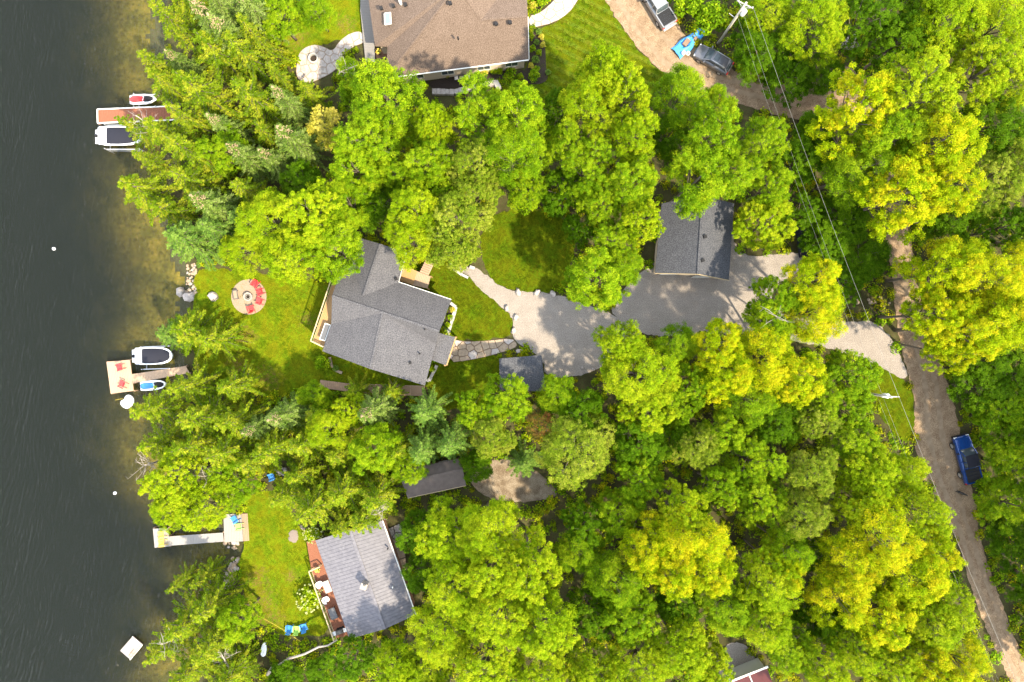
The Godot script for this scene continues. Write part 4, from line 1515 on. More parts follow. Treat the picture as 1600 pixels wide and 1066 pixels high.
func metal_cottage():
	var o := thing("metal_roofed_cottage", "cottage with a pale grey ribbed metal roof beside the lawn chairs", "house")
	var nw := map(493, 845, 3.2)
	var n := map(547, 828, 4.5)
	var ne := map(597, 814, 3.2)
	var se := map(649, 961, 3.2)
	var s0 := map(601, 983, 4.5)
	var sw := map(546, 998.5, 3.2)
	var roof := Node3D.new()
	roof.name = "roof"
	o.add_child(roof)
	var rows := 30
	for side in 2:
		var a := nw if side == 0 else ne
		var b := sw if side == 0 else se
		var s := shape()
		slab(s, [n, a, b, s0], 0.1)
		part("roof_deck", s, M["galvanised"], roof)
		for k in rows:
			var f0 := (k + 0.0) / rows
			var f1 := (k + 1.0) / rows
			var lift := Vector3(0, 0.035, 0)
			s = shape()
			slab(s, [n.lerp(s0, f0) + lift, a.lerp(b, f0) + lift, a.lerp(b, f1) + lift, n.lerp(s0, f1) + lift], 0.03)
			bar(s, n.lerp(s0, f0) + lift * 1.6, a.lerp(b, f0) + lift * 1.15, 0.04, 0.03)
			part("roof_panel", s, M["metal_roofing"], roof)
	var s := shape()
	bar(s, n + Vector3(0, 0.08, 0), s0 + Vector3(0, 0.08, 0), 0.34, 0.05)
	part("ridge_cap", s, M["metal_roofing"], roof)
	s = shape()
	box(s, map(570, 914, 4.9), Vector3(0.7, 1.3, 0.7), Basis(Vector3.UP, -0.33))
	var chimney := part("chimney", s, M["rock"], roof)
	s = shape(true)
	tube(s, [map(569.5, 914, 5.4), map(569.5, 914, 5.9)], [0.16, 0.16], 10)
	part("flue", s, M["iron"], chimney)
	stack_pipe(roof, map(614, 917, 3.9), 0.3, M["white_paint"])
	stack_pipe(roof, map(606, 857, 3.7), 0.35, M["black_plastic"])
	var foot := inset(level([nw, n, ne, se, s0, sw]), 0.4)
	footprints.append(foot)
	s = shape()
	prism(s, foot, -0.1, 3.05)
	for g in [[n, nw, ne, 0.35], [s0, sw, se, -0.35]]:
		var into := Vector3(0, -0.16, g[3])
		tri(s, g[0] + into, g[1] + into, g[2] + into)
	var wall := part("wall", s, M["brown_siding"], o)
	windows_along(wall, foot, 1.9, 2.8)
	s = shape()
	bar(s, ne + Vector3(0.06, -0.05, 0), se + Vector3(0.06, -0.05, 0), 0.12, 0.12)
	part("gutter", s, M["white_paint"], o)
	var deck := Node3D.new()
	deck.name = "front_deck"
	o.add_child(deck)
	var dp := level(spots([[479, 847, 0.9], [486, 889, 0.9], [525, 997, 0.9], [552, 992, 0.9], [500, 842, 0.9]]))
	decking(deck, dp, dp[2] - dp[1], 0.9, M["red_plank"])
	footprints.append(dp)
	posts(deck, [dp[0], dp[1], dp[1].lerp(dp[2], 0.5), dp[2]], 0.66, -0.1, M["red_plank"])
	railing(deck, level(spots([[503, 882, 0.9], [486.5, 889, 0.9], [525.5, 997, 0.9]])), 0.9, M["cream_trim"], M["cream_trim"])


# ---------------------------------------------------------------- paving, rocks, beds

func cells_in(poly: PackedVector2Array, seeds: Array, gap: float) -> Array:
	var out := []
	for i in seeds.size():
		var cell := poly
		for j in seeds.size():
			if i == j or seeds[i].distance_to(seeds[j]) > 4.0:
				continue
			var mid: Vector2 = (seeds[i] + seeds[j]) * 0.5
			var d: Vector2 = (seeds[j] - seeds[i]).normalized()
			var e := Vector2(-d.y, d.x)
			var got := Geometry2D.intersect_polygons(cell, PackedVector2Array([mid + e * 60, mid - e * 60, mid - e * 60 - d * 120, mid + e * 60 - d * 120]))
			if got.is_empty():
				cell = PackedVector2Array()
				break
			cell = got[0]
		if cell.size() < 3:
			continue
		var small := Geometry2D.offset_polygon(cell, -gap)
		if small.size():
			out.append(small[0])
	return out


func paving(called: String, poly: PackedVector2Array, spacing: float, looks: Array, base: String, y := 0.0):
	var seeds := []
	var low := poly[0]
	var high := poly[0]
	for p in poly:
		low = low.min(p)
		high = high.max(p)
	var tries := 0
	while tries < 1500:
		tries += 1
		var p := Vector2(rng.randf_range(low.x, high.x), rng.randf_range(low.y, high.y))
		if not Geometry2D.is_point_in_polygon(p, poly):
			continue
		var near := false
		for q in seeds:
			if p.distance_to(q) < spacing:
				near = true
				break
		if not near:
			seeds.append(p)
	var bed := ground_sheet(called, poly, 0.066 + y, base)
	for c in cells_in(poly, seeds, 0.05):
		var s := shape()
		prism(s, rough(c, 0.2, 0.03), 0.06 + y, 0.085 + y + rng.randf_range(0.0, 0.02))
		part("stone", s, M[looks[rng.randi() % looks.size()]], bed)


func stone_shape(number: int, sharp := 0.35) -> ArrayMesh:
	var n := FastNoiseLite.new()
	n.seed = number
	n.frequency = 0.7
	var s := shape(true)
	var rings := []
	for i in 7:
		var ring := PackedVector3Array()
		var a := PI * i / 6.0
		for k in 10:
			var b := TAU * k / 10.0
			var d := Vector3(sin(a) * cos(b), cos(a), sin(a) * sin(b))
			var f := 1.0 + n.get_noise_3dv(d * 1.6) * sharp * 2.0
			d *= f
			d.y = clampf(d.y, -0.6, 0.62)
			ring.append(d)
		rings.append(ring)
	loft(s, rings, false)
	s.generate_normals()
	return s.commit()


var stones := []


func stone(called: String, label: String, category: String, where: Vector3, size: Vector3, look: String, group := ""):
	if stones.is_empty():
		for i in 6:
			stones.append(stone_shape(40 + i))
	var o := mesh_part(numbered(called), stones[rng.randi() % 6], M[look], self)
	o.position = where
	o.rotation.y = rng.randf() * TAU
	o.scale = size
	tag(o, label, category, group)


func block_wall(called: String, label: String, pts: Array, high: float, deep: float, look: String):
	var o := thing(called, label, "wall")
	for i in pts.size() - 1:
		var a := map(pts[i][0], pts[i][1])
		var b := map(pts[i + 1][0], pts[i + 1][1])
		var n := maxi(1, int(a.distance_to(b) / 0.5))
		for k in n:
			var p := a.lerp(b, (k + 0.5) / n)
			var s := shape()
			box(s, p + Vector3(0, high * 0.5, 0), Vector3(a.distance_to(b) / n - 0.03, high + rng.randf_range(-0.05, 0.05), deep + rng.randf_range(-0.06, 0.06)), Basis(Vector3.UP, facing(b.x - a.x, b.z - a.z) + rng.randf_range(-0.06, 0.06)))
			part("block", s, M[look], o)


func build_yards():
	paving("flagstone_path", rounded(flat([705, 530, 730, 534, 765, 532, 800, 528, 809, 538, 804, 545, 770, 555, 735, 563, 700, 567]), 1), 0.75, ["flagstone", "flagstone", "pale_stone"], "joint_soil")
	paving("stone_patio", rounded(flat([464, 95, 470, 78, 490, 69, 508, 74, 520, 81, 530, 65, 545, 53, 564, 48, 573, 62, 568, 68, 550, 74, 540, 86, 533, 100, 520, 114, 500, 124, 480, 132, 462, 122]), 2), 0.8, ["pale_stone", "pale_stone", "patio_stone"], "sand")
	paving("pale_stone_walkway", rounded(flat([825, 26, 845, 20, 867, 0, 880, -20, 915, -20, 902, 2, 890, 20, 866, 36, 828, 45]), 1), 0.8, ["white_stone", "pale_stone"], "sand")
	paving("stone_terrace", flat([606, 826, 624, 818, 632, 830, 634, 870, 636, 890, 630, 896]), 0.9, ["rock", "flagstone"], "mulch")

	# round fire patio with its ring
	var c := map(389, 464)
	var round_patio := PackedVector2Array()
	for k in 40:
		round_patio.append(Vector2(c.x, c.z) + Vector2.from_angle(TAU * k / 40.0) * 2.12)
	ground_sheet("fire_patio", round_patio, 0.05, "sand")
	for f in [["stone_fire_ring", "small stone fire ring on the round sandy patio", c + Vector3(0, 0.05, 0), 0.52], ["raised_fire_pit", "round raised fire pit on the pale stone patio", map(491, 93) + Vector3(0, 0.06, 0), 0.62]]:
		var o := thing(f[0], f[1], "fire pit", f[2])
		var s := shape()
		lathe(s, Vector3.ZERO, [[f[3] * 0.68, 0.0], [f[3] * 0.68, 0.4], [f[3], 0.42], [f[3] * 1.05, 0.0]], 18)
		part("ring_wall", s, M["white_stone"] if f[3] > 0.6 else M["rock"], o)
		s = shape()
		lathe(s, Vector3.ZERO, [[0.0, 0.12], [f[3] * 0.67, 0.1]], 18)
		part("ash", s, M["mulch"], o)
		if f[3] < 0.6:
			s = shape()
			lathe(s, Vector3.ZERO, [[f[3] * 0.5, 0.2], [f[3] * 0.5, 0.3], [f[3] * 0.42, 0.3]], 18)
			part("iron_ring", s, M["white_stone"], o)

	# planting beds
	ground_sheet("planting_bed", rounded(flat([826, 50, 846, 44, 852, 70, 853, 108, 858, 124, 842, 133, 820, 130, 806, 112, 826, 108]), 2), 0.046, "mulch")
	ground_sheet("planting_bed", rounded(flat([668, 124, 790, 106, 788, 126, 770, 130, 676, 142]), 1), 0.05, "mulch")
	ground_sheet("planting_bed", flat([704, 474, 712, 480, 700, 522, 690, 520]), 0.05, "mulch")
	block_wall("garden_wall", "low pale stone garden wall along the cottage's entrance bed", [[704, 474], [713, 480], [700, 523]], 0.45, 0.35, "white_stone")
	block_wall("garden_wall", "short pale stone wall at the cottage's lower corner", [[683, 571], [671, 595], [664, 593]], 0.45, 0.32, "white_stone")
	block_wall("retaining_wall", "grey retaining wall below the brown-roofed house", [[676, 145], [710, 146], [745, 137], [776, 131]], 0.6, 0.6, "pale_stone")
	block_wall("retaining_wall", "pale block step at the end of the retaining wall", [[774, 130], [780, 141]], 0.7, 0.55, "white_stone")
	block_wall("curved_stone_edging", "curved stone edging in the grass below the grey-roofed cottage", [[516, 558], [518, 570], [524, 578], [535, 583]], 0.3, 0.3, "flagstone")
	block_wall("stone_border", "broken stone border where the gravel path meets the trees", [[705, 412], [712, 422], [722, 430], [732, 434]], 0.3, 0.35, "white_stone")
	block_wall("stone_border", "short white stone edging beside the gravel path mouth", [[734, 417], [742, 420]], 0.3, 0.3, "white_stone")

	var bed_plants := [[830, 60, 0.5], [838, 68, 0.45], [846, 60, 0.5], [832, 78, 0.55], [842, 84, 0.5], [836, 96, 0.6], [830, 105, 0.5], [834, 121, 0.9], [813, 121, 0.5], [856, 115, 0.45], [708, 484, 0.5], [704, 496, 0.5], [700, 508, 0.5], [697, 516, 0.45], [757, 116, 0.6], [770, 112, 0.6], [780, 112, 0.7], [748, 120, 0.5], [833, 12, 0.7], [846, 6, 0.8], [852, -2, 0.6], [842, 52, 0.5], [848, 72, 0.5], [838, 110, 0.5], [676, 577, 0.5], [526, 575, 0.5], [700, 118, 0.5]]
	var looks := [shrub_shape(961, LIME, 500, 0.2), shrub_shape(962, GREEN, 500, 0.2), shrub_shape(963, GOLD, 500, 0.2), shrub_shape(964, PINE, 500, 0.2)]
	var tones := ["lime-green", "green", "golden", "blue-green"]
	for i in bed_plants.size():
		var b: Array = bed_plants[i]
		var place := "in the bed beside the brown-roofed house"
		if b[1] > 400:
			place = "in the cottage's entrance bed"
		elif b[0] < 790:
			place = "along the brown-roofed house's lower wall"
		elif b[1] < 30:
			place = "beside the pale stone walkway"
		var k := i * 7 % 4
		var o := thing("garden_plant", "small %s plant %s" % [tones[k], place], "plant", map(b[0], b[1]), i * 1.7, "small %s plants %s" % [tones[k], place])
		o.scale = Vector3.ONE * b[2]
		mesh_part("stem", looks[k][1], M["bark"], o)
		mesh_part("foliage", looks[k][0], M["broad_leaf"], o)

	# boulders round the turning area
	var names := ["nearest the garage-side tree on the turning area's upper edge", "midway along the turning area's upper edge", "at the upper corner where gravel path and turning area meet", "first down the gravel path's lawn edge", "second down the lawn edge of the turning area", "where the flagstone path meets the gravel", "beside the small grey shed", "on the lower gravel edge near the trees", "alone on the lower gravel edge"]
	var at := [[864, 459, 0.55], [839, 457, 0.55], [810, 457, 0.6], [792, 482, 0.5], [806, 496, 0.55], [803, 517, 0.55], [811, 549, 0.5], [927, 577, 0.3], [910, 575, 0.25]]
	for i in at.size():
		stone("boulder", "pale angular boulder " + names[i], "boulder", map(at[i][0], at[i][1]) + Vector3(0, 0.12, 0), Vector3(at[i][2], 0.5, at[i][2] * 0.7) * 0.8, "pale_stone", "boulders round the turning area")
	stone("lawn_boulder", "lone rounded boulder on the lawn between fire patio and lake", "boulder", map(334.5, 463) + Vector3(0, 0.2, 0), Vector3(0.6, 0.6, 0.55), "pale_stone")
	stone("shore_boulder", "large grey boulder standing in the shallows", "boulder", map(284, 457, -0.5) + Vector3(0, 0.1, 0), Vector3(0.62, 0.8, 0.5), "rock")
	stone("shore_slab", "flat pale slab at the water's edge below the fire patio", "boulder", map(296, 464, -0.3) + Vector3(0, 0.1, 0), Vector3(0.75, 0.5, 0.6), "pale_stone")
	stone("stepping_slab", "flat pinkish stone slab on the lawn before the metal-roofed cottage", "stone", map(458.5, 838), Vector3(0.8, 0.16, 0.62), "slab_stone")
	stone("stepping_slab", "small flat stone near the white-flowered shrub", "stone", map(473, 824), Vector3(0.35, 0.14, 0.3), "slab_stone")
	for i in 70:
		var p := map(rng.randf_range(290, 309), rng.randf_range(412, 460), -0.3)
		p.y = ground_height(p.x, p.z) + 0.06
		var s := rng.randf_range(0.1, 0.24)
		stone("shore_rock", "loose stone heaped on the shore below the fire patio", "rock", p, Vector3(s, s * 0.8, s * 0.8), "flagstone" if i % 3 else "rock", "stones on the shore below the fire patio")
	for i in 70:
		var f := rng.randf()
		var p := map(lerpf(372, 346, f) + rng.randf_range(-9, 8), lerpf(872, 930, f), -0.4)
		if i > 54:
			p = map(rng.randf_range(346, 372), rng.randf_range(846, 858), -0.4)
		p.y = ground_height(p.x, p.z) + 0.06
		var s := rng.randf_range(0.13, 0.36)
		stone("beach_rock", "loose stone on the shore beside the grey dock", "rock", p, Vector3(s, s * 0.8, s * 0.8), "flagstone" if i % 3 else "pale_stone", "stones on the shore beside the grey dock")
	for i in 22:
		var p := map(rng.randfn(1325, 7), rng.randfn(74, 5))
		var s := rng.randf_range(0.25, 0.5)
		stone("piled_rock", "grey stone in the rock pile above the dirt driveway's end", "rock", p + Vector3(0, rng.randf_range(0.1, 0.6), 0), Vector3(s, s * 0.8, s * 0.8), "rock", "stones in the grey rock pile")
	for i in 14:
		var p := map(rng.randf_range(1325, 1392), rng.randfn(472, 3))
		var s := rng.randf_range(0.12, 0.3)
		stone("ditch_rock", "small stone scattered along the ditch by the dirt road", "rock", p + Vector3(0, 0.05, 0), Vector3(s, s * 0.7, s * 0.8), "flagstone", "stones along the roadside ditch")
	for i in 9:
		var p := map(rng.randf_range(425, 446), rng.randf_range(731, 742))
		var s := rng.randf_range(0.15, 0.32)
		stone("garden_rock", "pale stone beside the lone blue chair under the trees", "rock", p + Vector3(0, 0.06, 0), Vector3(s, s * 0.8, s), "pale_stone", "stones beside the lone blue chair")

	# boardwalk below the cottage
	var walk := thing("boardwalk", "long narrow wooden boardwalk with steps below the grey-roofed cottage", "boardwalk")
	var n := 16
	for k in n:
		var a := map(lerpf(499, 548, (k + 0.5) / n), lerpf(600, 606, (k + 0.5) / n), 0.5)
		var s := shape()
		box(s, Vector3(a.x, 0.3 + 0.02 * k, a.z), Vector3(0.21, 0.05, 0.95), Basis(Vector3.UP, -0.1))
		part("tread", s, M["walk_plank"], walk)
	for k in 5:
		var p0 := map(lerpf(549, 664, k / 5.0), lerpf(600, 604, k / 5.0), 0.7)
		var p1 := map(lerpf(549, 664, (k + 1) / 5.0) - 0.6, lerpf(600, 604, (k + 1) / 5.0), 0.7)
		var poly := PackedVector2Array([Vector2(p0.x, p0.z), Vector2(p1.x, p1.z), Vector2(p1.x, p1.z + 1.15), Vector2(p0.x, p0.z + 1.15)])
		footprints.append(poly)
		var s := shape()
		for j in 8:
			box(s, Vector3((p0.x + p1.x) * 0.5, 0.66, lerpf(p0.z, p1.z, 0.5) + 0.07 + j * 0.144), Vector3(p1.x - p0.x, 0.04, 0.13), Basis(Vector3.UP, -0.03))
		var panel := part("deck_panel", s, M["walk_plank"], walk)
		s = shape()
		bar(s, Vector3(p0.x, 0.72, p0.z - 0.03), Vector3(p1.x, 0.72, p1.z - 0.03), 0.07, 0.09)
		bar(s, Vector3(p0.x, 0.7, p0.z), Vector3(p0.x, 0.7, p0.z + 1.15), 0.07, 0.07)
		part("curb", s, M["new_plank"], panel)
		s = shape()
		box(s, Vector3(p0.x + 0.2, 0.28, p0.z + 0.1), Vector3(0.12, 0.7, 0.12))
		box(s, Vector3(p0.x + 0.2, 0.28, p0.z + 1.05), Vector3(0.12, 0.7, 0.12))
		part("post", s, M["walk_plank"], walk)

	# dead wood
	var log_tree := thing("leaning_trunk", "long pale leaning bare trunk below the metal-roofed cottage", "trunk")
	var s := shape(true)
	tube(s, [map(527, 1000, 3.6), map(512, 1009, 3.5), map(498, 1011, 3.3), map(476, 1022, 2.9), map(452, 1029, 2.4), map(437, 1039, 1.9), map(425, 1044, 1.2), map(417, 1056, 0.0)], [0.06, 0.1, 0.12, 0.13, 0.17, 0.17, 0.19, 0.22], 8)
	part("trunk", s, M["dead_wood"], log_tree)
	var snags := [["bare grey dead cedar leaning over the water in the lower left corner", 300, 985, 252, 1008, 8.0], ["bare pale branches of a dead tree beside the red dock", 262, 222, 212, 180, 8.5], ["bare grey tree standing above the grey dock", 362, 735, 318, 745, 8.5], ["bare twiggy branch over the lake below the white float", 246, 722, 222, 727, 4.5], ["bare pale tree at the lower left below the dead cedar", 360, 1055, 345, 1020, 8.0], ["bare grey branches above the driveway between yellow maples", 1236, 520, 1210, 492, 13.0], ["bare thin branches above the brown house's lower wall", 548, 120, 540, 108, 10.0], ["leafless branches over the metal roof's upper corner", 585, 790, 598, 800, 11.0]]
	for d in snags:
		var o := thing("dead_tree", d[0], "tree")
		var foot := map(d[1], d[2], 0.5)
		foot.y = maxf(ground_height(foot.x, foot.z), LAKE - 0.3)
		var top := map(d[3], d[4], d[5])
		s = shape(true)
		tube(s, [foot, foot.lerp(top, 0.5) + Vector3(0.2, 0.4, 0), top], [0.16, 0.1, 0.02], 6)
		part("trunk", s, M["dead_wood"], o)
		s = shape(true)
		for k in 18:
			var a := foot.lerp(top, rng.randf_range(0.45, 1.0))
			var b := a + ((top - foot).normalized() * 0.7 + any_direction(rng) * 0.9) * rng.randf_range(0.7, 2.2)
			tube(s, [a, a.lerp(b, 0.5) + any_direction(rng) * 0.12, b], [0.035, 0.025, 0.008], 3)
			for j in 3:
				var q := a.lerp(b, rng.randf_range(0.4, 1.0))
				tube(s, [q, q + any_direction(rng) * rng.randf_range(0.3, 0.8)], [0.014, 0.006], 3)
		part("branches", s, M["dead_wood"], o)


# ---------------------------------------------------------------- docks and boats

func dock(called: String, label: String, areas: Array, top: float, edge: String) -> Node3D:
	var o := thing(called, label, "dock")
	for a in areas:
		var deck := Node3D.new()
		deck.name = a[0]
		o.add_child(deck, true)
		var poly := flat(a[1], top)
		decking(deck, poly, poly[a[3]] - poly[0], top, M[a[2]])
		footprints.append(poly)
		var legs := []
		for p in poly:
			if ground_height(p.x, p.y) < -0.3:
				legs.append(p)
		posts(deck, legs, top - 0.2, -3.2, M["walk_plank"], 0.14)
		if edge != "":
			for k in poly.size():
				var p := poly[k]
				var q := poly[(k + 1) % poly.size()]
				var s := shape()
				bar(s, Vector3(p.x, top - 0.02, p.y), Vector3(q.x, top - 0.02, q.y), 0.14, 0.12)
				part("edge_trim", s, M[edge], deck)
	return o


# hull with its bow towards +x; stations: [x, half width, keel height]
func hull_shape(stations: Array, gunwale: float) -> SurfaceTool:
	var s := shape(true)
	var rings := []
	for t in stations:
		var w: float = t[1]
		rings.append(PackedVector3Array([Vector3(t[0], t[2], 0), Vector3(t[0], t[2] + 0.12, -w * 0.62), Vector3(t[0], gunwale - 0.25, -w * 0.97), Vector3(t[0], gunwale, -w), Vector3(t[0], gunwale + 0.02, -w * 0.9), Vector3(t[0], gunwale + 0.02, w * 0.9), Vector3(t[0], gunwale, w), Vector3(t[0], gunwale - 0.25, w * 0.97), Vector3(t[0], t[2] + 0.12, w * 0.62)]))
	loft(s, rings)
	return s


func motorboat(label: String, where: Vector3, turn: float, long: float, wide: float) -> Node3D:
	var o := thing("motorboat", label, "boat", where, turn)
	var h := long * 0.5
	var w := wide * 0.5
	part("hull", hull_shape([[-h, w * 0.86, -0.28], [-h * 0.7, w, -0.32], [0, w, -0.32], [h * 0.45, w * 0.95, -0.28], [h * 0.72, w * 0.78, -0.18], [h * 0.9, w * 0.5, 0.0], [h, w * 0.12, 0.25]], 0.55), M["white_gelcoat"], o)
	var s := shape(true)
	var rings := []
	for t in [[-h * 0.62, 0.8, 0.62], [-h * 0.45, 0.86, 0.78], [-h * 0.1, 0.86, 0.92], [h * 0.2, 0.84, 0.86], [h * 0.5, 0.76, 0.74], [h * 0.74, 0.55, 0.64], [h * 0.86, 0.3, 0.59]]:
		var ring := PackedVector3Array()
		for k in 9:
			var a := -1.0 + k / 4.0
			ring.append(Vector3(t[0], lerpf(t[2], 0.575, a * a), a * w * t[1]))
		rings.append(ring)
	loft(s, rings, false, false)
	part("cover", s, M["dark_canvas"], o)
	s = shape()
	box(s, Vector3(-h - 0.28, 0.05, 0), Vector3(0.6, 0.08, wide * 0.72))
	part("swim_platform", s, M["white_gelcoat"], o)
	s = shape(true)
	tube(s, [Vector3(-h - 0.25, -0.35, 0), Vector3(-h - 0.25, 0.35, 0), Vector3(-h - 0.2, 0.7, 0)], [0.1, 0.22, 0.16], 8)
	part("outboard_motor", s, M["black_plastic"], o)
	s = shape()
	for side in [-1.0, 1.0]:
		bar(s, Vector3(-h * 0.95, 0.6, side * w * 0.93), Vector3(h * 0.4, 0.6, side * w * 0.9), 0.05, 0.05)
	part("rub_rail", s, M["galvanised"], o)
	return o


func boat_lift(label: String, where: Vector3, turn: float, long: float, wide: float):
	var o := thing("boat_lift", label, "boat lift", where, turn)
	for x in [-0.5, 0.5]:
		for z in [-0.5, 0.5]:
			var s := shape()
			box(s, Vector3(x * long, -0.6, z * wide), Vector3(0.09, 2.6, 0.09))
			part("post", s, M["galvanised"], o)
		var s := shape()
		bar(s, Vector3(x * long, -0.55, -0.5 * wide), Vector3(x * long, -0.55, 0.5 * wide), 0.1, 0.1)
		part("cross_beam", s, M["galvanised"], o)
	for z in [-0.5, 0.5]:
		var s := shape()
		bar(s, Vector3(-0.5 * long, 0.3, z * wide), Vector3(0.5 * long, 0.3, z * wide), 0.09, 0.09)
		bar(s, Vector3(-0.5 * long, -0.4, z * wide), Vector3(0.5 * long, -0.4, z * wide), 0.07, 0.07)
		part("side_rail", s, M["galvanised"], o)


func jet_ski(label: String, where: Vector3, turn: float, seat: String):
	var o := thing("jet_ski", label, "jet ski", where, turn)
	part("hull", hull_shape([[-1.5, 0.5, -0.15], [-1.0, 0.58, -0.2], [0.3, 0.6, -0.2], [1.0, 0.48, -0.1], [1.4, 0.25, 0.1], [1.6, 0.06, 0.25]], 0.42), M["white_gelcoat"], o)
	var s := shape(true)
	var rings := []
	for t in [[-1.45, 0.26, 0.5], [-1.1, 0.34, 0.72], [-0.5, 0.32, 0.78], [0.1, 0.26, 0.74], [0.3, 0.15, 0.66]]:
		rings.append(PackedVector3Array([Vector3(t[0], 0.42, -t[1] - 0.04), Vector3(t[0], t[2] - 0.06, -t[1]), Vector3(t[0], t[2], -t[1] * 0.6), Vector3(t[0], t[2], t[1] * 0.6), Vector3(t[0], t[2] - 0.06, t[1]), Vector3(t[0], 0.42, t[1] + 0.04)]))
	loft(s, rings)
	part("seat", s, M[seat], o)
	s = shape(true)
	rings = []
	for t in [[0.2, 0.3, 0.6], [0.6, 0.32, 0.72], [1.0, 0.26, 0.6], [1.3, 0.12, 0.48]]:
		rings.append(PackedVector3Array([Vector3(t[0], 0.42, -t[1] - 0.06), Vector3(t[0], t[2], -t[1] * 0.7), Vector3(t[0], t[2], t[1] * 0.7), Vector3(t[0], 0.42, t[1] + 0.06)]))
	loft(s, rings)
	part("cowl", s, M["black_plastic"], o)
	s = shape(true)
	tube(s, [Vector3(0.25, 0.92, -0.38), Vector3(0.4, 0.9, 0), Vector3(0.25, 0.92, 0.38)], [0.035, 0.05, 0.035], 6)
	part("handlebar", s, M["white_gelcoat"], o)


func build_docks_and_boats():
	dock("red_dock", "long reddish-brown dock with white edges reaching into the lake", [["walkway", [152, 171, 279, 165.5, 279, 187, 152.5, 192.5], "red_plank", 3]], 0.1, "white_paint")
	dock("plank_dock", "light plank dock with a square end and two red chairs", [["platform", [166.3, 565.6, 202.8, 562.2, 208.5, 611, 172.8, 615.3], "new_plank", 3], ["walkway", [205.6, 585, 290, 572, 296, 583, 207.5, 599], "new_plank", 3]], 0.1, "")
	dock("grey_dock", "weathered grey dock with a square platform on the shore", [["pier", [238.8, 826.5, 262.5, 825.5, 264.5, 854, 241.5, 856], "grey_plank", 3], ["walkway", [263.5, 838.5, 348, 832.5, 349.5, 846.5, 264.2, 853], "grey_plank", 3], ["platform", [349, 804, 377, 803, 379.5, 846, 350.5, 847.5], "grey_plank", 3], ["step", [377.6, 803, 386.5, 802.5, 389.5, 845, 380.2, 846], "walk_plank", 3]], 0.12, "")

	var raft := thing("swim_raft", "white square swim raft with a folded ladder floating on the lake", "raft")
	var poly := flat([207.2, 994.5, 223, 1007.7, 203.5, 1031, 187.5, 1017], LAKE + 0.35)
	decking(raft, poly, poly[1] - poly[0], LAKE + 0.36, M["grey_plank"])
	var s := shape()
	prism(s, inset(poly, 0.15), LAKE - 0.15, LAKE + 0.14, true)
	part("float", s, M["black_plastic"], raft)
	s = shape()
	for k in [0, 1]:
		bar(s, Vector3(poly[k].x, LAKE + 0.42, poly[k].y), Vector3(poly[k + 1].x, LAKE + 0.42, poly[k + 1].y), 0.07, 0.08)
	part("edge_rail", s, M["white_paint"], raft)
	s = shape(true)
	for k in 2:
		var e := poly[2].lerp(poly[1], 0.3 + 0.2 * k)
		var into: Vector2 = (poly[3] - poly[2]).normalized()
		tube(s, [Vector3(e.x, LAKE - 0.5, e.y), Vector3(e.x, LAKE + 0.9, e.y), Vector3(e.x + into.x * 0.4, LAKE + 0.95, e.y + into.y * 0.4), Vector3(e.x + into.x * 0.5, LAKE + 0.36, e.y + into.y * 0.5)], [0.03, 0.03, 0.03, 0.03], 5)
	part("ladder", s, M["cedar_plank"], raft)

	motorboat("white motorboat with dark cover and blunt stern below the red dock", map(190, 213, 0) + Vector3(0, LAKE + 0.25, 0), 0.0, 5.4, 2.3)
	motorboat("white motorboat with dark cover lifted beside the plank dock", map(242, 556, 0) + Vector3(0, LAKE + 0.3, 0), facing(1, -0.02), 4.5, 2.1)
	boat_lift("metal boat lift under the boat below the red dock", map(192, 214) + Vector3(0, LAKE + 0.1, 0), 0.0, 4.2, 2.9)
	boat_lift("metal boat lift arms beside the plank dock", map(244, 559) + Vector3(0, LAKE + 0.1, 0), 0.03, 3.4, 2.7)
	boat_lift("small metal lift under the red jet ski", map(227, 157) + Vector3(0, LAKE + 0.1, 0), 0.0, 2.6, 1.5)
	jet_ski("white jet ski with a red seat on a lift above the red dock", map(225, 156.5) + Vector3(0, LAKE + 0.5, 0), 0.05, "red_lacquer")
	jet_ski("white jet ski with a blue seat below the plank dock's walkway", map(240, 602) + Vector3(0, LAKE + 0.3, 0), facing(1, -0.1), "blue_seat")

	var heart := thing("heart_float", "white heart-shaped inflatable tied to the plank dock", "float", map(195, 628) + Vector3(0, LAKE, 0), facing(-0.75, -0.66))
	s = shape(true)
	var rings := []
	for i in 7:
		var a := PI * i / 6.0
		var ring := PackedVector3Array()
		for k in 24:
			var b := TAU * k / 24.0
			var r := 0.78 * (1.0 - 0.42 * pow(maxf(0.0, cos(b)), 6.0)) * (1.0 + 0.12 * absf(sin(b)))
			ring.append(Vector3(cos(b) * r * (0.55 + 0.45 * sin(a)), 0.05 - cos(a) * 0.2, sin(b) * r * (0.55 + 0.45 * sin(a))))
		rings.append(ring)
	loft(s, rings)
	part("float_body", s, M["white_gelcoat"], heart)
	s = shape(true)
	tube(s, [Vector3(0.5, 0.15, 0), Vector3(0.8, 0.4, -0.3), Vector3(1.0, 0.62, -0.6)], [0.02, 0.02, 0.02], 4)
	part("tether", s, M["yellow_rope"], heart)
	for b in [[80, 388, "small white buoy floating on open water at the upper left"], [176, 772, "small white buoy floating between the plank dock and grey dock"]]:
		s = shape(true)
		lathe(s, Vector3.ZERO, [[0.0, 0.22], [0.14, 0.16], [0.2, 0.0], [0.14, -0.14], [0.0, -0.2]], 12)
		var o := part(numbered("mooring_buoy"), s, M["white_gelcoat"], self)
		o.position = map(b[0], b[1]) + Vector3(0, LAKE + 0.08, 0)
		tag(o, b[2], "buoy")
	var kayak := thing("white_kayak", "pointed white bow of a small boat lying among shrubs in the lower left", "kayak", map(414, 1013) + Vector3(0, 0.3, 0), facing(0.1, -1))
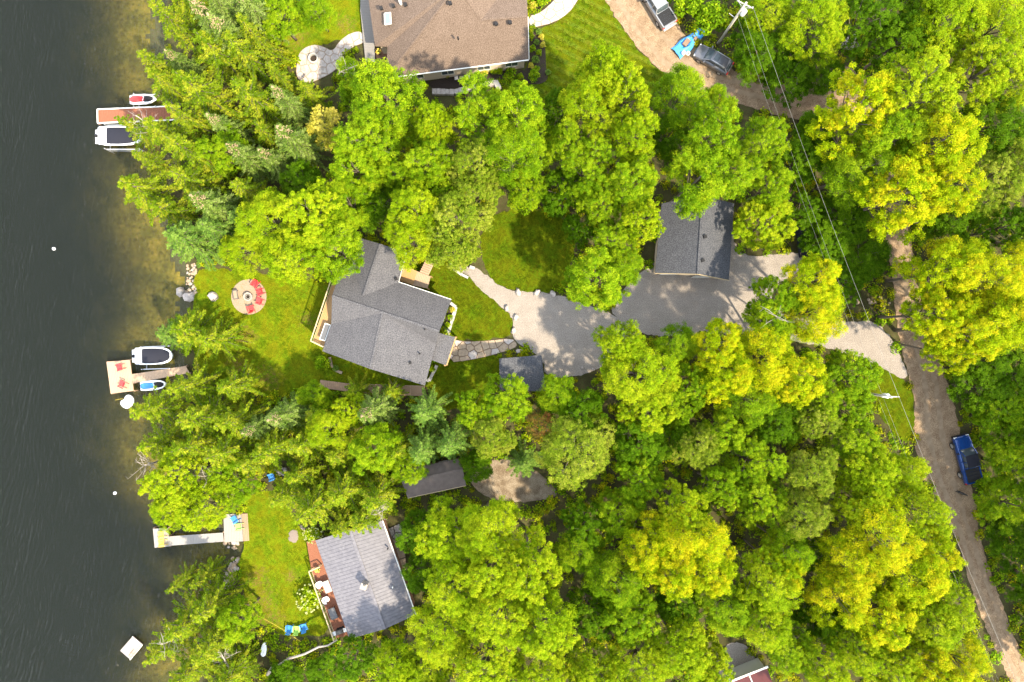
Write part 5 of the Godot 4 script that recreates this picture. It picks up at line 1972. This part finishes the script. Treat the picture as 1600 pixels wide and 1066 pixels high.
	part("hull", hull_shape([[-0.8, 0.1, -0.1], [-0.6, 0.3, -0.2], [0, 0.34, -0.22], [0.5, 0.26, -0.18], [0.85, 0.1, -0.05]], 0.15), M["white_gelcoat"], kayak)


# ---------------------------------------------------------------- vehicles (front towards +x)

func hoop(x: float, w: float, y0: float, y1: float, r: float) -> PackedVector3Array:
	return PackedVector3Array([Vector3(x, y0, -w * 0.94), Vector3(x, lerpf(y0, y1, 0.45), -w), Vector3(x, y1 - r, -w * 0.985), Vector3(x, y1 - r * 0.3, -w + r * 0.5), Vector3(x, y1, -w + r * 1.4), Vector3(x, y1 + r * 0.12, 0), Vector3(x, y1, w - r * 1.4), Vector3(x, y1 - r * 0.3, w - r * 0.5), Vector3(x, y1 - r, w * 0.985), Vector3(x, lerpf(y0, y1, 0.45), w), Vector3(x, y0, w * 0.94)])


func hull_of(stations: Array, r := 0.12) -> SurfaceTool:
	var s := shape(true)
	var rings := []
	for t in stations:
		rings.append(hoop(t[0], t[1], t[2], t[3], r))
	loft(s, rings)
	return s


func add_wheel(o: Node3D, x: float, z: float, radius: float, wide := 0.24):
	var w := Node3D.new()
	w.name = "wheel"
	o.add_child(w, true)
	w.position = Vector3(x, radius, z)
	var b := Basis(Vector3.RIGHT, PI / 2)
	var s := shape(true)
	lathe(s, Vector3.ZERO, [[radius * 0.6, -wide * 0.5], [radius * 0.94, -wide * 0.5], [radius, -wide * 0.3], [radius, wide * 0.3], [radius * 0.94, wide * 0.5], [radius * 0.6, wide * 0.5]], 18, b)
	part("tyre", s, M["black_rubber"], w)
	s = shape()
	lathe(s, Vector3.ZERO, [[0.0, -wide * 0.42], [radius * 0.61, -wide * 0.46], [radius * 0.61, wide * 0.46], [0.0, wide * 0.42]], 10, b)
	part("rim", s, M["rim_alloy"], w)


func lamps(o: Node3D, x: float, z: float, y: float, look: String, called: String):
	for side in [-1.0, 1.0]:
		var s := shape()
		box(s, Vector3(x, y, side * z), Vector3(0.14, 0.16, 0.34))
		part(called, s, M[look], o)


func mirrors(o: Node3D, x: float, z: float, y: float, look: String):
	for side in [-1.0, 1.0]:
		var s := shape()
		box(s, Vector3(x, y, side * z), Vector3(0.14, 0.2, 0.26), Basis(Vector3.UP, side * 0.3))
		part("side_mirror", s, M[look], o)


func pickup(label: String, where: Vector3, turn: float, paint: String, roof_look: String, open_top: bool):
	var o := thing("pickup_truck", label, "truck", where, turn)
	part("body", hull_of([[2.86, 0.7, 0.45, 0.78], [2.8, 0.88, 0.38, 0.98], [2.5, 0.96, 0.36, 1.06], [1.4, 1.0, 0.36, 1.16], [1.2, 1.0, 0.36, 1.18], [-0.95, 1.0, 0.36, 1.2], [-1.0, 1.0, 0.36, 1.2], [-2.7, 0.99, 0.4, 1.18], [-2.8, 0.95, 0.5, 1.14]]), M[paint], o)
	part("glasshouse", hull_of([[1.38, 0.84, 1.05, 1.17], [0.75, 0.76, 1.05, 1.78], [0.3, 0.78, 1.05, 1.84], [-0.6, 0.78, 1.05, 1.84], [-0.82, 0.78, 1.05, 1.72], [-0.98, 0.82, 1.05, 1.19]], 0.1), M["pane"], o)
	var s := shape()
	box(s, Vector3(0.0, 1.88, 0), Vector3(1.42, 0.07, 1.44))
	part("cab_roof", s, M[roof_look], o)
	for side in [-1.0, 1.0]:
		for e in [[1.36, 1.18, 0.84, 0.7, 0.74, 0.09], [-0.05, 1.18, 0.9, -0.05, 0.76, 0.1], [-0.92, 1.2, 0.84, -0.68, 0.74, 0.14]]:
			s = shape()
			bar(s, Vector3(e[0], e[1], side * e[2]), Vector3(e[3], 1.86, side * e[4]), e[5], 0.08)
			part("pillar", s, M[paint], o)
	for k in 4:
		s = shape()
		box(s, Vector3(-1.24 - 0.4 * k, 1.225, 0), Vector3(0.37, 0.06, 1.66))
		part("bed_cover_panel", s, M["black_plastic"], o)
	s = shape()
	for side in [-1.0, 1.0]:
		box(s, Vector3(-1.85, 1.23, side * 0.92), Vector3(1.7, 0.08, 0.14))
	box(s, Vector3(-2.76, 1.2, 0), Vector3(0.12, 0.1, 1.7))
	part("bed_rail", s, M[paint], o)
	s = shape()
	box(s, Vector3(2.9, 0.58, 0), Vector3(0.16, 0.26, 1.8))
	part("front_bumper", s, M["black_plastic"] if open_top else M["rim_alloy"], o)
	s = shape()
	box(s, Vector3(-2.9, 0.6, 0), Vector3(0.2, 0.22, 1.8))
	part("rear_bumper", s, M["rim_alloy"] if not open_top else M["black_plastic"], o)
	s = shape()
	for side in [-0.55, 0.0, 0.55]:
		box(s, Vector3(2.0, 1.135, side), Vector3(1.0, 0.04, 0.06), Basis(Vector3.BACK, -0.09))
	part("bonnet_ridge", s, M[paint], o)
	lamps(o, 2.8, 0.72, 0.86, "head_lamp", "headlight")
	lamps(o, -2.77, 0.84, 0.98, "tail_lamp", "tail_light")
	mirrors(o, 1.0, 1.1, 1.2, "black_plastic")
	for x in [1.85, -1.75]:
		for side in [-1.0, 1.0]:
			add_wheel(o, x, side * (0.9 if not open_top else 1.0), 0.4 if not open_top else 0.44, 0.27)


func build_vehicles():
	pickup("silver pickup truck with a black ribbed bed cover parked on the dirt driveway", map(1025, 14, 0.04), facing(-0.53, -0.85), "silver_paint", "silver_paint", false)
	pickup("blue pickup truck with a black roof parked on the dirt road's edge", map(1504, 716, 0.04), facing(-0.26, -0.965), "blue_paint", "dark_canvas", true)

	var o := thing("estate_car", "dark grey sport utility car parked behind the blue tarpaulin", "car", map(1112, 97, 0.04), facing(-0.86, -0.51))
	part("body", hull_of([[2.35, 0.6, 0.42, 0.62], [2.28, 0.8, 0.34, 0.82], [1.95, 0.9, 0.32, 0.95], [1.1, 0.94, 0.32, 1.06], [-1.6, 0.95, 0.34, 1.08], [-2.15, 0.9, 0.36, 1.05], [-2.32, 0.8, 0.45, 0.9]], 0.16), M["grey_paint"], o)
	part("glasshouse", hull_of([[1.15, 0.8, 0.95, 1.05], [0.45, 0.7, 0.95, 1.5], [0.1, 0.7, 0.95, 1.58], [-1.4, 0.69, 0.95, 1.58], [-1.9, 0.68, 0.95, 1.42], [-2.18, 0.76, 0.95, 1.06]], 0.12), M["pane"], o)
	var s := hull_of([[0.32, 0.66, 1.52, 1.58], [0.0, 0.7, 1.54, 1.62], [-1.4, 0.7, 1.54, 1.62], [-1.8, 0.66, 1.44, 1.5]], 0.06)
	part("roof_panel", s, M["grey_paint"], o)
	s = shape()
	box(s, Vector3(-0.25, 1.63, 0), Vector3(0.62, 0.03, 0.8))
	part("sunroof", s, M["pane"], o)
	s = shape()
	for side in [-1.0, 1.0]:
		bar(s, Vector3(0.1, 1.66, side * 0.6), Vector3(-1.6, 1.64, side * 0.6), 0.05, 0.05)
	part("roof_rail", s, M["rim_alloy"], o)
	for side in [-1.0, 1.0]:
		for e in [[1.14, 1.06, 0.78, 0.4, 1.54, 0.66], [-0.45, 1.08, 0.86, -0.45, 1.58, 0.68], [-2.1, 1.08, 0.76, -1.7, 1.5, 0.64]]:
			s = shape()
			bar(s, Vector3(e[0], e[1], side * e[2]), Vector3(e[3], e[4], side * e[5]), 0.1, 0.06)
			part("pillar", s, M["grey_paint"], o)
	lamps(o, 2.2, 0.64, 0.74, "head_lamp", "headlight")
	lamps(o, -2.24, 0.68, 0.92, "tail_lamp", "tail_light")
	mirrors(o, 0.85, 1.0, 1.08, "grey_paint")
	for x in [1.42, -1.4]:
		for side in [-1.0, 1.0]:
			add_wheel(o, x, side * 0.84, 0.35, 0.22)

	# trailer under a crumpled blue tarpaulin
	o = thing("covered_trailer", "small trailer under a crumpled bright blue tarpaulin on the dirt driveway", "trailer", map(1076, 67, 0.04), facing(-0.76, 0.65))
	s = shape(true)
	var rings := []
	var n := 22
	for i in n + 1:
		var x := lerpf(-2.1, 2.1, float(i) / n)
		var ring := PackedVector3Array()
		for k in 13:
			var z := -1.0 + k / 6.0
			var h := 0.78 * (1.0 - pow(absf(z), 4.0)) * (0.75 + 0.25 * sin(x * 2.2 + 0.8)) + bumps.get_noise_2d(x * 9.0, z * 6.0) * 0.16
			var pit := Vector2((x - 0.5) / 0.75, (z - 0.1) / 0.5).length()
			h *= lerpf(0.5, 1.0, smoothstep(0.7, 1.15, pit))
			var w := lerpf(0.52, 0.84, smoothstep(-2.1, 0.6, x)) + 0.05 * sin(x * 3.1)
			ring.append(Vector3(x, maxf(0.06, h), z * w))
		rings.append(ring)
	loft(s, rings, false, false)
	part("tarpaulin", s, M["tarpaulin"], o)
	s = shape()
	for e in [[0.5, 0.1, 0.9, 0.55], [-0.62, -0.25, 0.4, 0.32]]:
		box(s, Vector3(e[0], 0.62, e[1]), Vector3(e[2], 0.35, e[3]), Basis(Vector3.UP, 0.2))
	part("load", s, M["rust_load"], o)
	for w in [Vector3(1.5, 0.55, -0.62), Vector3(1.1, 0.5, -0.98)]:
		s = shape(true)
		lathe(s, w, [[0.1, 0.1], [0.16, 0.12], [0.24, 0.1], [0.27, 0.0], [0.24, -0.1]], 16, Basis(Vector3.RIGHT, -0.3))
		var tyre := part("tyre", s, M["white_paint"], o)
		s = shape()
		lathe(s, w - Vector3(0, 0.02, 0), [[0.0, 0.06], [0.15, 0.08]], 12, Basis(Vector3.RIGHT, -0.3))
		part("hub", s, M["black_rubber"], tyre)

	o = thing("covered_load", "long dark tarpaulin-covered load at the gravel yard's far edge", "cover", map(1253, 378, 0.03), facing(0.1, 1))
	s = shape(true)
	rings = []
	for i in 9:
		var x := lerpf(-1.9, 1.9, i / 8.0)
		var ring := PackedVector3Array()
		for k in 9:
			var z := -1.0 + k / 4.0
			ring.append(Vector3(x, maxf(0.05, (1.1 - z * z) * (0.9 - 0.12 * absf(x)) + bumps.get_noise_2d(x * 12.0, z * 7.0) * 0.25), z * 0.6))
		rings.append(ring)
	loft(s, rings, false, false)
	part("cover", s, M["dark_canvas"], o)
	s = shape()
	box(s, Vector3(0, 0.2, 0), Vector3(3.4, 0.36, 0.9))
	part("load", s, M["walk_plank"], o)

	make_dog()


# The dog: one skin over a skeleton of tapered bones, as surface nets.
func make_dog():
	var bones := []
	var add := func(a: Vector3, b: Vector3, ra: float, rb: float): bones.append([a, b, ra, rb])
	add.call(Vector3(-0.3, 0.5, 0), Vector3(0.05, 0.49, 0), 0.1, 0.11)
	add.call(Vector3(0.05, 0.49, 0), Vector3(0.3, 0.5, 0), 0.12, 0.13)
	add.call(Vector3(0.32, 0.54, 0), Vector3(0.5, 0.66, 0), 0.09, 0.075)
	add.call(Vector3(0.52, 0.69, 0), Vector3(0.6, 0.68, 0), 0.085, 0.07)
	add.call(Vector3(0.6, 0.67, 0), Vector3(0.74, 0.63, 0), 0.055, 0.035)
	for z in [-0.06, 0.06]:
		add.call(Vector3(0.5, 0.75, z), Vector3(0.47, 0.78, z * 1.7), 0.025, 0.015)
	for z in [-0.09, 0.09]:
		var lead := 0.06 if z > 0 else -0.05
		add.call(Vector3(0.26, 0.46, z), Vector3(0.24 + lead * 0.6, 0.26, z), 0.065, 0.04)
		add.call(Vector3(0.24 + lead * 0.6, 0.26, z), Vector3(0.24 + lead, 0.06, z), 0.036, 0.028)
		add.call(Vector3(0.24 + lead, 0.04, z), Vector3(0.3 + lead, 0.03, z), 0.032, 0.025)
		add.call(Vector3(-0.28, 0.47, z), Vector3(-0.22 - lead, 0.3, z), 0.085, 0.05)
		add.call(Vector3(-0.22 - lead, 0.3, z), Vector3(-0.36 - lead, 0.2, z), 0.045, 0.03)
		add.call(Vector3(-0.36 - lead, 0.2, z), Vector3(-0.33 - lead, 0.05, z), 0.03, 0.026)
		add.call(Vector3(-0.33 - lead, 0.035, z), Vector3(-0.27 - lead, 0.03, z), 0.03, 0.024)
	add.call(Vector3(-0.38, 0.54, 0), Vector3(-0.58, 0.5, 0.05), 0.032, 0.026)
	add.call(Vector3(-0.58, 0.5, 0.05), Vector3(-0.74, 0.52, 0.1), 0.026, 0.014)
	var cell := 0.022
	var low := Vector3(-0.8, -0.02, -0.2)
	var nx := 72
	var ny := 40
	var nz := 19
	var field := PackedFloat32Array()
	field.resize(nx * ny * nz)
	for i in nx:
		for j in ny:
			for k in nz:
				var p := low + Vector3(i, j, k) * cell
				var d := 9.0
				for b in bones:
					var ab: Vector3 = b[1] - b[0]
					var t := clampf((p - b[0]).dot(ab) / ab.length_squared(), 0.0, 1.0)
					var e: float = (p - b[0] - ab * t).length() - lerpf(b[2], b[3], t)
					var h := clampf(0.5 + 0.5 * (d - e) / 0.035, 0.0, 1.0)
					d = lerpf(d, e, h) - 0.035 * h * (1.0 - h)
				field[(i * ny + j) * nz + k] = d
	var ids := {}
	var verts := PackedVector3Array()
	var s := shape(true)
	var value := func(i: int, j: int, k: int) -> float: return field[(i * ny + j) * nz + k]
	for i in nx - 1:
		for j in ny - 1:
			for k in nz - 1:
				var sum := Vector3.ZERO
				var n := 0
				var corner := []
				for c in 8:
					corner.append(value.call(i + (c & 1), j + ((c >> 1) & 1), k + ((c >> 2) & 1)))
				for e in [[0, 1], [2, 3], [4, 5], [6, 7], [0, 2], [1, 3], [4, 6], [5, 7], [0, 4], [1, 5], [2, 6], [3, 7]]:
					var a: float = corner[e[0]]
					var b: float = corner[e[1]]
					if (a < 0) != (b < 0):
						var f := a / (a - b)
						var pa := Vector3(e[0] & 1, (e[0] >> 1) & 1, (e[0] >> 2) & 1)
						var pb := Vector3(e[1] & 1, (e[1] >> 1) & 1, (e[1] >> 2) & 1)
						sum += pa.lerp(pb, f)
						n += 1
				if n:
					ids[Vector3i(i, j, k)] = verts.size()
					verts.append(low + (Vector3(i, j, k) + sum / n) * cell)
	for i in range(1, nx - 1):
		for j in range(1, ny - 1):
			for k in range(1, nz - 1):
				var a: float = value.call(i, j, k)
				for axis in 3:
					var step := Vector3i(1 if axis == 0 else 0, 1 if axis == 1 else 0, 1 if axis == 2 else 0)
					var b: float = value.call(i + step.x, j + step.y, k + step.z)
					if (a < 0) == (b < 0):
						continue
					var u := Vector3i(step.z, step.x, step.y)
					var v := Vector3i(step.y, step.z, step.x)
					var at := Vector3i(i, j, k)
					var q := [at - u - v, at - v, at, at - u]
					var p := []
					for c in q:
						p.append(verts[ids[c]])
					if a < 0:
						quad(s, p[0], p[3], p[2], p[1])
					else:
						quad(s, p[0], p[1], p[2], p[3])
	var dog := thing("dog", "black dog walking across the dirt road behind the blue pickup", "dog", map(1498, 769, 0.045), facing(0.95, 0.42))
	part("body", s, M["dog_fur"], dog)
	s = shape(true)
	lathe(s, Vector3(0.36, 0.55, 0), [[0.098, -0.03], [0.108, 0.0], [0.098, 0.03]], 12, Basis(Vector3.BACK, -0.9))
	part("collar", s, M["white_paint"], dog)


# ---------------------------------------------------------------- utility poles and wires

func utility_pole(label: String, x: float, y: float, arm_turn: float) -> Node3D:
	var o := thing("utility_pole", label, "utility pole", map(x, y), arm_turn)
	var s := shape(true)
	tube(s, [Vector3(0, -0.2, 0), Vector3(0, 5, 0), Vector3(0, 9.9, 0)], [0.17, 0.145, 0.12], 10)
	part("pole", s, M["pole_wood"], o)
	s = shape()
	box(s, Vector3(0, 9.5, 0), Vector3(1.9, 0.11, 0.1))
	part("crossarm", s, M["pole_wood"], o)
	for k in [-0.85, 0.85]:
		s = shape(true)
		lathe(s, Vector3(k, 9.56, 0), [[0.03, 0.0], [0.07, 0.05], [0.05, 0.1], [0.07, 0.15], [0.0, 0.2]], 8)
		part("insulator", s, M["white_paint"], o)
	s = shape(true)
	lathe(s, Vector3(0.38, 7.6, 0), [[0.0, 0.0], [0.25, 0.02], [0.27, 0.1], [0.27, 0.8], [0.24, 0.88], [0.0, 0.92]], 14)
	part("transformer", s, M["white_gelcoat"], o)
	s = shape()
	bar(s, Vector3(0, 6.4, 0), Vector3(-0.9, 6.7, 0), 0.05, 0.05)
	bar(s, Vector3(0, 8.8, 0), Vector3(-0.8, 9.44, 0), 0.04, 0.04)
	bar(s, Vector3(0, 8.8, 0), Vector3(0.8, 9.44, 0), 0.04, 0.04)
	part("brace", s, M["galvanised"], o)
	return o


func wire(label: String, a: Vector3, b: Vector3, sag: float, thick := 0.008):
	var pts := []
	var radii := []
	for i in 25:
		var t := i / 24.0
		pts.append(a.lerp(b, t) - Vector3(0, sag * 4.0 * t * (1.0 - t), 0))
		radii.append(thick)
	var s := shape(true)
	tube(s, pts, radii, 4)
	tag(part(numbered("power_line"), s, M["wire"], self), label, "wire", "power lines between the poles")


func build_poles_and_wires():
	var a := utility_pole("weathered utility pole with white transformer beside the grey car", 1122, 68, facing(0.9, 0.45))
	var b := utility_pole("utility pole with white transformer and crossarm beside the road bend", 1322, 610, 0.0)
	var c := utility_pole("utility pole beyond the lower edge of the scene", 1560, 1180, 0.2)
	var tip := func(o: Node3D, x: float, y: float) -> Vector3: return o.transform * Vector3(x, y, 0)
	wire("bright power line on the road side of the poles, upper span", tip.call(a, 0.85, 9.74), tip.call(b, 0.85, 9.74), 0.5, 0.013)
	wire("thin lower wire along the upper span of poles", tip.call(a, -0.2, 7.3), tip.call(b, -0.2, 7.3), 0.6)
	wire("thin wire on the lake side of the upper span", tip.call(a, -0.85, 9.74), tip.call(b, -0.85, 9.74), 0.6)
	wire("bright power line over the dirt road, lower span", tip.call(b, 0.85, 9.74), tip.call(c, 0.85, 9.74), 0.5, 0.013)
	wire("thin lower wire along the lower span of poles", tip.call(b, -0.2, 7.3), tip.call(c, -0.2, 7.3), 0.6)
	wire("thin wire on the lake side of the lower span", tip.call(b, -0.85, 9.74), tip.call(c, -0.85, 9.74), 0.6)
	wire("power line leaving the upper pole towards the top edge", tip.call(a, -0.2, 9.0), map(1085, -110, 9.0), 0.3)


# ---------------------------------------------------------------- chairs and other small things

func slat_chair(label: String, where: Vector3, turn: float, look: String, group := "") -> Node3D:
	var o := thing("slatted_chair", label, "chair", where, turn, group)
	for k in 5:
		var s := shape()
		box(s, Vector3(-0.24 + 0.12 * k, 0.34 + 0.02 * k, 0), Vector3(0.105, 0.025, 0.54), Basis(Vector3.BACK, 0.16))
		part("seat_slat", s, M[look], o)
	for k in 5:
		var s := shape()
		var z := -0.22 + 0.11 * k
		bar(s, Vector3(-0.26, 0.32, z * 0.9), Vector3(-0.62, 1.02 - absf(z) * 0.4, z * 1.15), 0.095, 0.025)
		part("back_slat", s, M[look], o)
	for side in [-1.0, 1.0]:
		var s := shape()
		box(s, Vector3(-0.06, 0.6, side * 0.36), Vector3(0.72, 0.03, 0.14))
		part("armrest", s, M[look], o)
		s = shape()
		box(s, Vector3(0.26, 0.3, side * 0.32), Vector3(0.09, 0.6, 0.035))
		part("leg", s, M[look], o)
		s = shape()
		bar(s, Vector3(0.26, 0.34, side * 0.29), Vector3(-0.62, 0.04, side * 0.29), 0.03, 0.11)
		part("leg", s, M[look], o)
	return o


func table_thing(called: String, label: String, where: Vector3, turn: float, long: float, wide: float, high: float, look: String, edge: String):
	var o := thing(called, label, "table", where, turn)
	var s := shape()
	box(s, Vector3(0, high - 0.02, 0), Vector3(long - 0.16, 0.035, wide - 0.16))
	part("table_top", s, M[look], o)
	s = shape()
	for e in [[0, wide * 0.5 - 0.04, long, 0.08], [0, -wide * 0.5 + 0.04, long, 0.08], [long * 0.5 - 0.04, 0, 0.08, wide - 0.16], [-long * 0.5 + 0.04, 0, 0.08, wide - 0.16]]:
		box(s, Vector3(e[0], high - 0.01, e[1]), Vector3(e[2], 0.08, e[3]))
	part("table_frame", s, M[edge], o)
	for x in [-1.0, 1.0]:
		for z in [-1.0, 1.0]:
			s = shape()
			box(s, Vector3(x * (long * 0.5 - 0.08), high * 0.5 - 0.04, z * (wide * 0.5 - 0.08)), Vector3(0.06, high - 0.08, 0.06))
			part("leg", s, M[edge], o)


func build_furniture():
	var c := map(389, 464)
	var red := [[400, 445, "uppermost red slatted chair on the fire patio"], [407, 457, "second red slatted chair from the top of the fire patio"], [406.5, 470.5, "third red slatted chair from the top of the fire patio"], [394, 482, "lowest red slatted chair on the fire patio"]]
	for r in red:
		var p := map(r[0], r[1]) + Vector3(0, 0.052, 0)
		slat_chair(r[2], p, facing(c.x - p.x, c.z - p.z), "red_seat", "red chairs round the fire")
	table_thing("garden_bench", "metal-framed bench on the lake side of the fire patio", map(370, 461) + Vector3(0, 0.052, 0), facing(0.15, 1.0), 1.1, 0.6, 0.45, "sand", "iron")
	slat_chair("red slatted chair on the plank dock, upper of two", map(189, 574, 0.1) + Vector3(0, 0.005, 0), facing(-0.9, 0.3), "red_seat", "red chairs on the plank dock")
	slat_chair("red slatted chair on the plank dock, lower of two", map(193, 600, 0.1) + Vector3(0, 0.005, 0), facing(-0.9, -0.4), "red_seat", "red chairs on the plank dock")
	slat_chair("yellow slatted chair on the grey dock's end, upper of two", map(254, 834, 0.12) + Vector3(0, 0.005, 0), facing(-1, 0.05), "yellow_seat", "yellow chairs on the grey dock")
	slat_chair("yellow slatted chair on the grey dock's end, lower of two", map(254.5, 847, 0.12) + Vector3(0, 0.005, 0), facing(-1, 0.05), "yellow_seat", "yellow chairs on the grey dock")
	slat_chair("blue slatted chair on the grey dock's shore platform", map(368, 811, 0.12) + Vector3(0, 0.005, 0), facing(-0.9, 0.5), "blue_seat")
	slat_chair("lime-green slatted chair on the grey dock's shore platform", map(374, 822, 0.12) + Vector3(0, 0.005, 0), facing(-0.95, 0.1), "green_seat")
	slat_chair("blue lawn chair, lake side of the green one", map(454, 979), facing(0.1, -1), "blue_seat", "chairs in a row on the lower lawn")
	slat_chair("lime-green lawn chair between two blue ones", map(465, 980), facing(0.0, -1), "green_seat", "chairs in a row on the lower lawn")
	slat_chair("blue lawn chair, cottage side of the green one", map(475.5, 977), facing(-0.3, -1), "blue_seat", "chairs in a row on the lower lawn")
	slat_chair("lone blue chair under the trees above the lower lawn", map(425, 745), facing(-1, 0.3), "blue_seat")
	table_thing("deck_table", "white-framed dark table on the grey cottage's lakeside deck", map(508, 519, 3.6) * Vector3(1, 0, 1) + Vector3(0, 2.905, 0), facing(-0.33, 0.94), 2.0, 0.72, 0.72, "grey_cloth", "white_paint")
	table_thing("white_table", "pale table against the metal-roofed cottage on its red deck", map(511, 917, 1.6) * Vector3(1, 0, 1) + Vector3(0, 0.905, 0), facing(0.36, 0.93), 1.4, 0.8, 0.72, "white_stone", "white_stone")
	table_thing("grey_table", "grey square table on the red deck", map(520, 959, 1.6) * Vector3(1, 0, 1) + Vector3(0, 0.905, 0), facing(0.36, 0.93), 1.35, 0.85, 0.72, "grey_cloth", "iron")
	for w in [[500.5, 912, "white rounded chair on the red deck beside the pale table"], [510.5, 936, "white rounded chair on the red deck nearer the grey table"]]:
		var o := thing("white_chair", w[2], "chair", map(w[0], w[1], 1.2) * Vector3(1, 0, 1) + Vector3(0, 0.905, 0), facing(0.9, -0.3), "white chairs on the red deck")
		var s := shape(true)
		lathe(s, Vector3.ZERO, [[0.0, 0.46], [0.3, 0.48], [0.36, 0.42], [0.3, 0.36], [0.0, 0.34]], 16)
		part("seat", s, M["white_gelcoat"], o)
		s = shape(true)
		var rings := []
		for k in 9:
			var a := lerpf(PI * 0.5, PI * 1.5, k / 8.0)
			var d := Vector3(cos(a), 0, sin(a))
			rings.append(PackedVector3Array([d * 0.32 + Vector3(0, 0.42, 0), d * 0.44 + Vector3(0, 0.85, 0), d * 0.4 + Vector3(0, 0.87, 0), d * 0.27 + Vector3(0, 0.44, 0)]))
		loft(s, rings)
		part("backrest", s, M["white_gelcoat"], o)
		for k in 4:
			s = shape(true)
			var d := Vector3(cos(PI * 0.25 + k * PI * 0.5), 0, sin(PI * 0.25 + k * PI * 0.5)) * 0.26
			tube(s, [d * 1.15, d * 0.9 + Vector3(0, 0.38, 0)], [0.02, 0.025], 5)
			part("leg", s, M["white_gelcoat"], o)
	var pots := [[497, 890, 0.905, 1.2, "yellow_seat", "yellow flowers in a pot on the red deck's upper end"], [592, 82, 0.425, 0.7, "yellow_seat", "yellow flowers in a pot beside the brown-roofed house"]]
	var bloom := shrub_shape(971, GREEN, 400, 0.16)
	for p in pots:
		var o := thing("flower_pot", p[5], "flower pot", map(p[0], p[1], p[3]) * Vector3(1, 0, 1) + Vector3(0, p[2], 0))
		var s := shape(true)
		lathe(s, Vector3.ZERO, [[0.0, 0.0], [0.16, 0.0], [0.24, 0.34], [0.21, 0.34], [0.2, 0.3], [0.0, 0.3]], 14)
		part("pot", s, M["iron"], o)
		var g := mesh_part("foliage", bloom[0], M["broad_leaf"], o)
		g.scale = Vector3(0.34, 0.34, 0.34)
		g.position.y = 0.28
		s = shape()
		for k in 22:
			var d := any_direction(rng)
			d.y = absf(d.y)
			box(s, Vector3(0, 0.55, 0) + d * 0.3, Vector3(0.09, 0.05, 0.09), Basis(Vector3.UP, k))
		part("flowers", s, M[p[4]], o, "stuff")
	var grills := [["barbecue_grill", "dark barbecue grill at the red deck's lower corner", 531, 987, 0.905, 1.6, 0.33], ["barbecue_grill", "dark grill standing against the brown-roofed house's lower wall", 722, 121, 0.05, 0.8, 0.1]]
	for g in grills:
		var o := thing(g[0], g[1], "grill", map(g[2], g[3], g[5]) * Vector3(1, 0, 1) + Vector3(0, g[4], 0), g[6])
		var s := shape()
		box(s, Vector3(0, 0.4, 0), Vector3(0.9, 0.75, 0.55))
		part("cabinet", s, M["black_plastic"], o)
		s = shape(true)
		var rings := []
		for x in [-0.4, 0.4]:
			var ring := PackedVector3Array()
			for k in 7:
				var a := PI * k / 6.0
				ring.append(Vector3(x, 0.8 + sin(a) * 0.28, cos(a) * 0.27))
			rings.append(ring)
		loft(s, rings)
		part("lid", s, M["iron"], o)
		for side in [-1.0, 1.0]:
			s = shape()
			box(s, Vector3(side * 0.68, 0.8, 0), Vector3(0.44, 0.04, 0.48))
			part("side_shelf", s, M["galvanised"], o)
	var r := shape(true)
	tube(r, [map(394, 956, 0.4), map(410, 966, 0.25), map(425, 974, 0.4), map(440, 983, 0.3), map(470, 1003, 0.5)], [0.022, 0.022, 0.022, 0.022, 0.022], 4)
	tag(part(numbered("yellow_rope"), r, M["yellow_rope"], self), "thin yellow rope strung across the dry lower lawn", "rope")
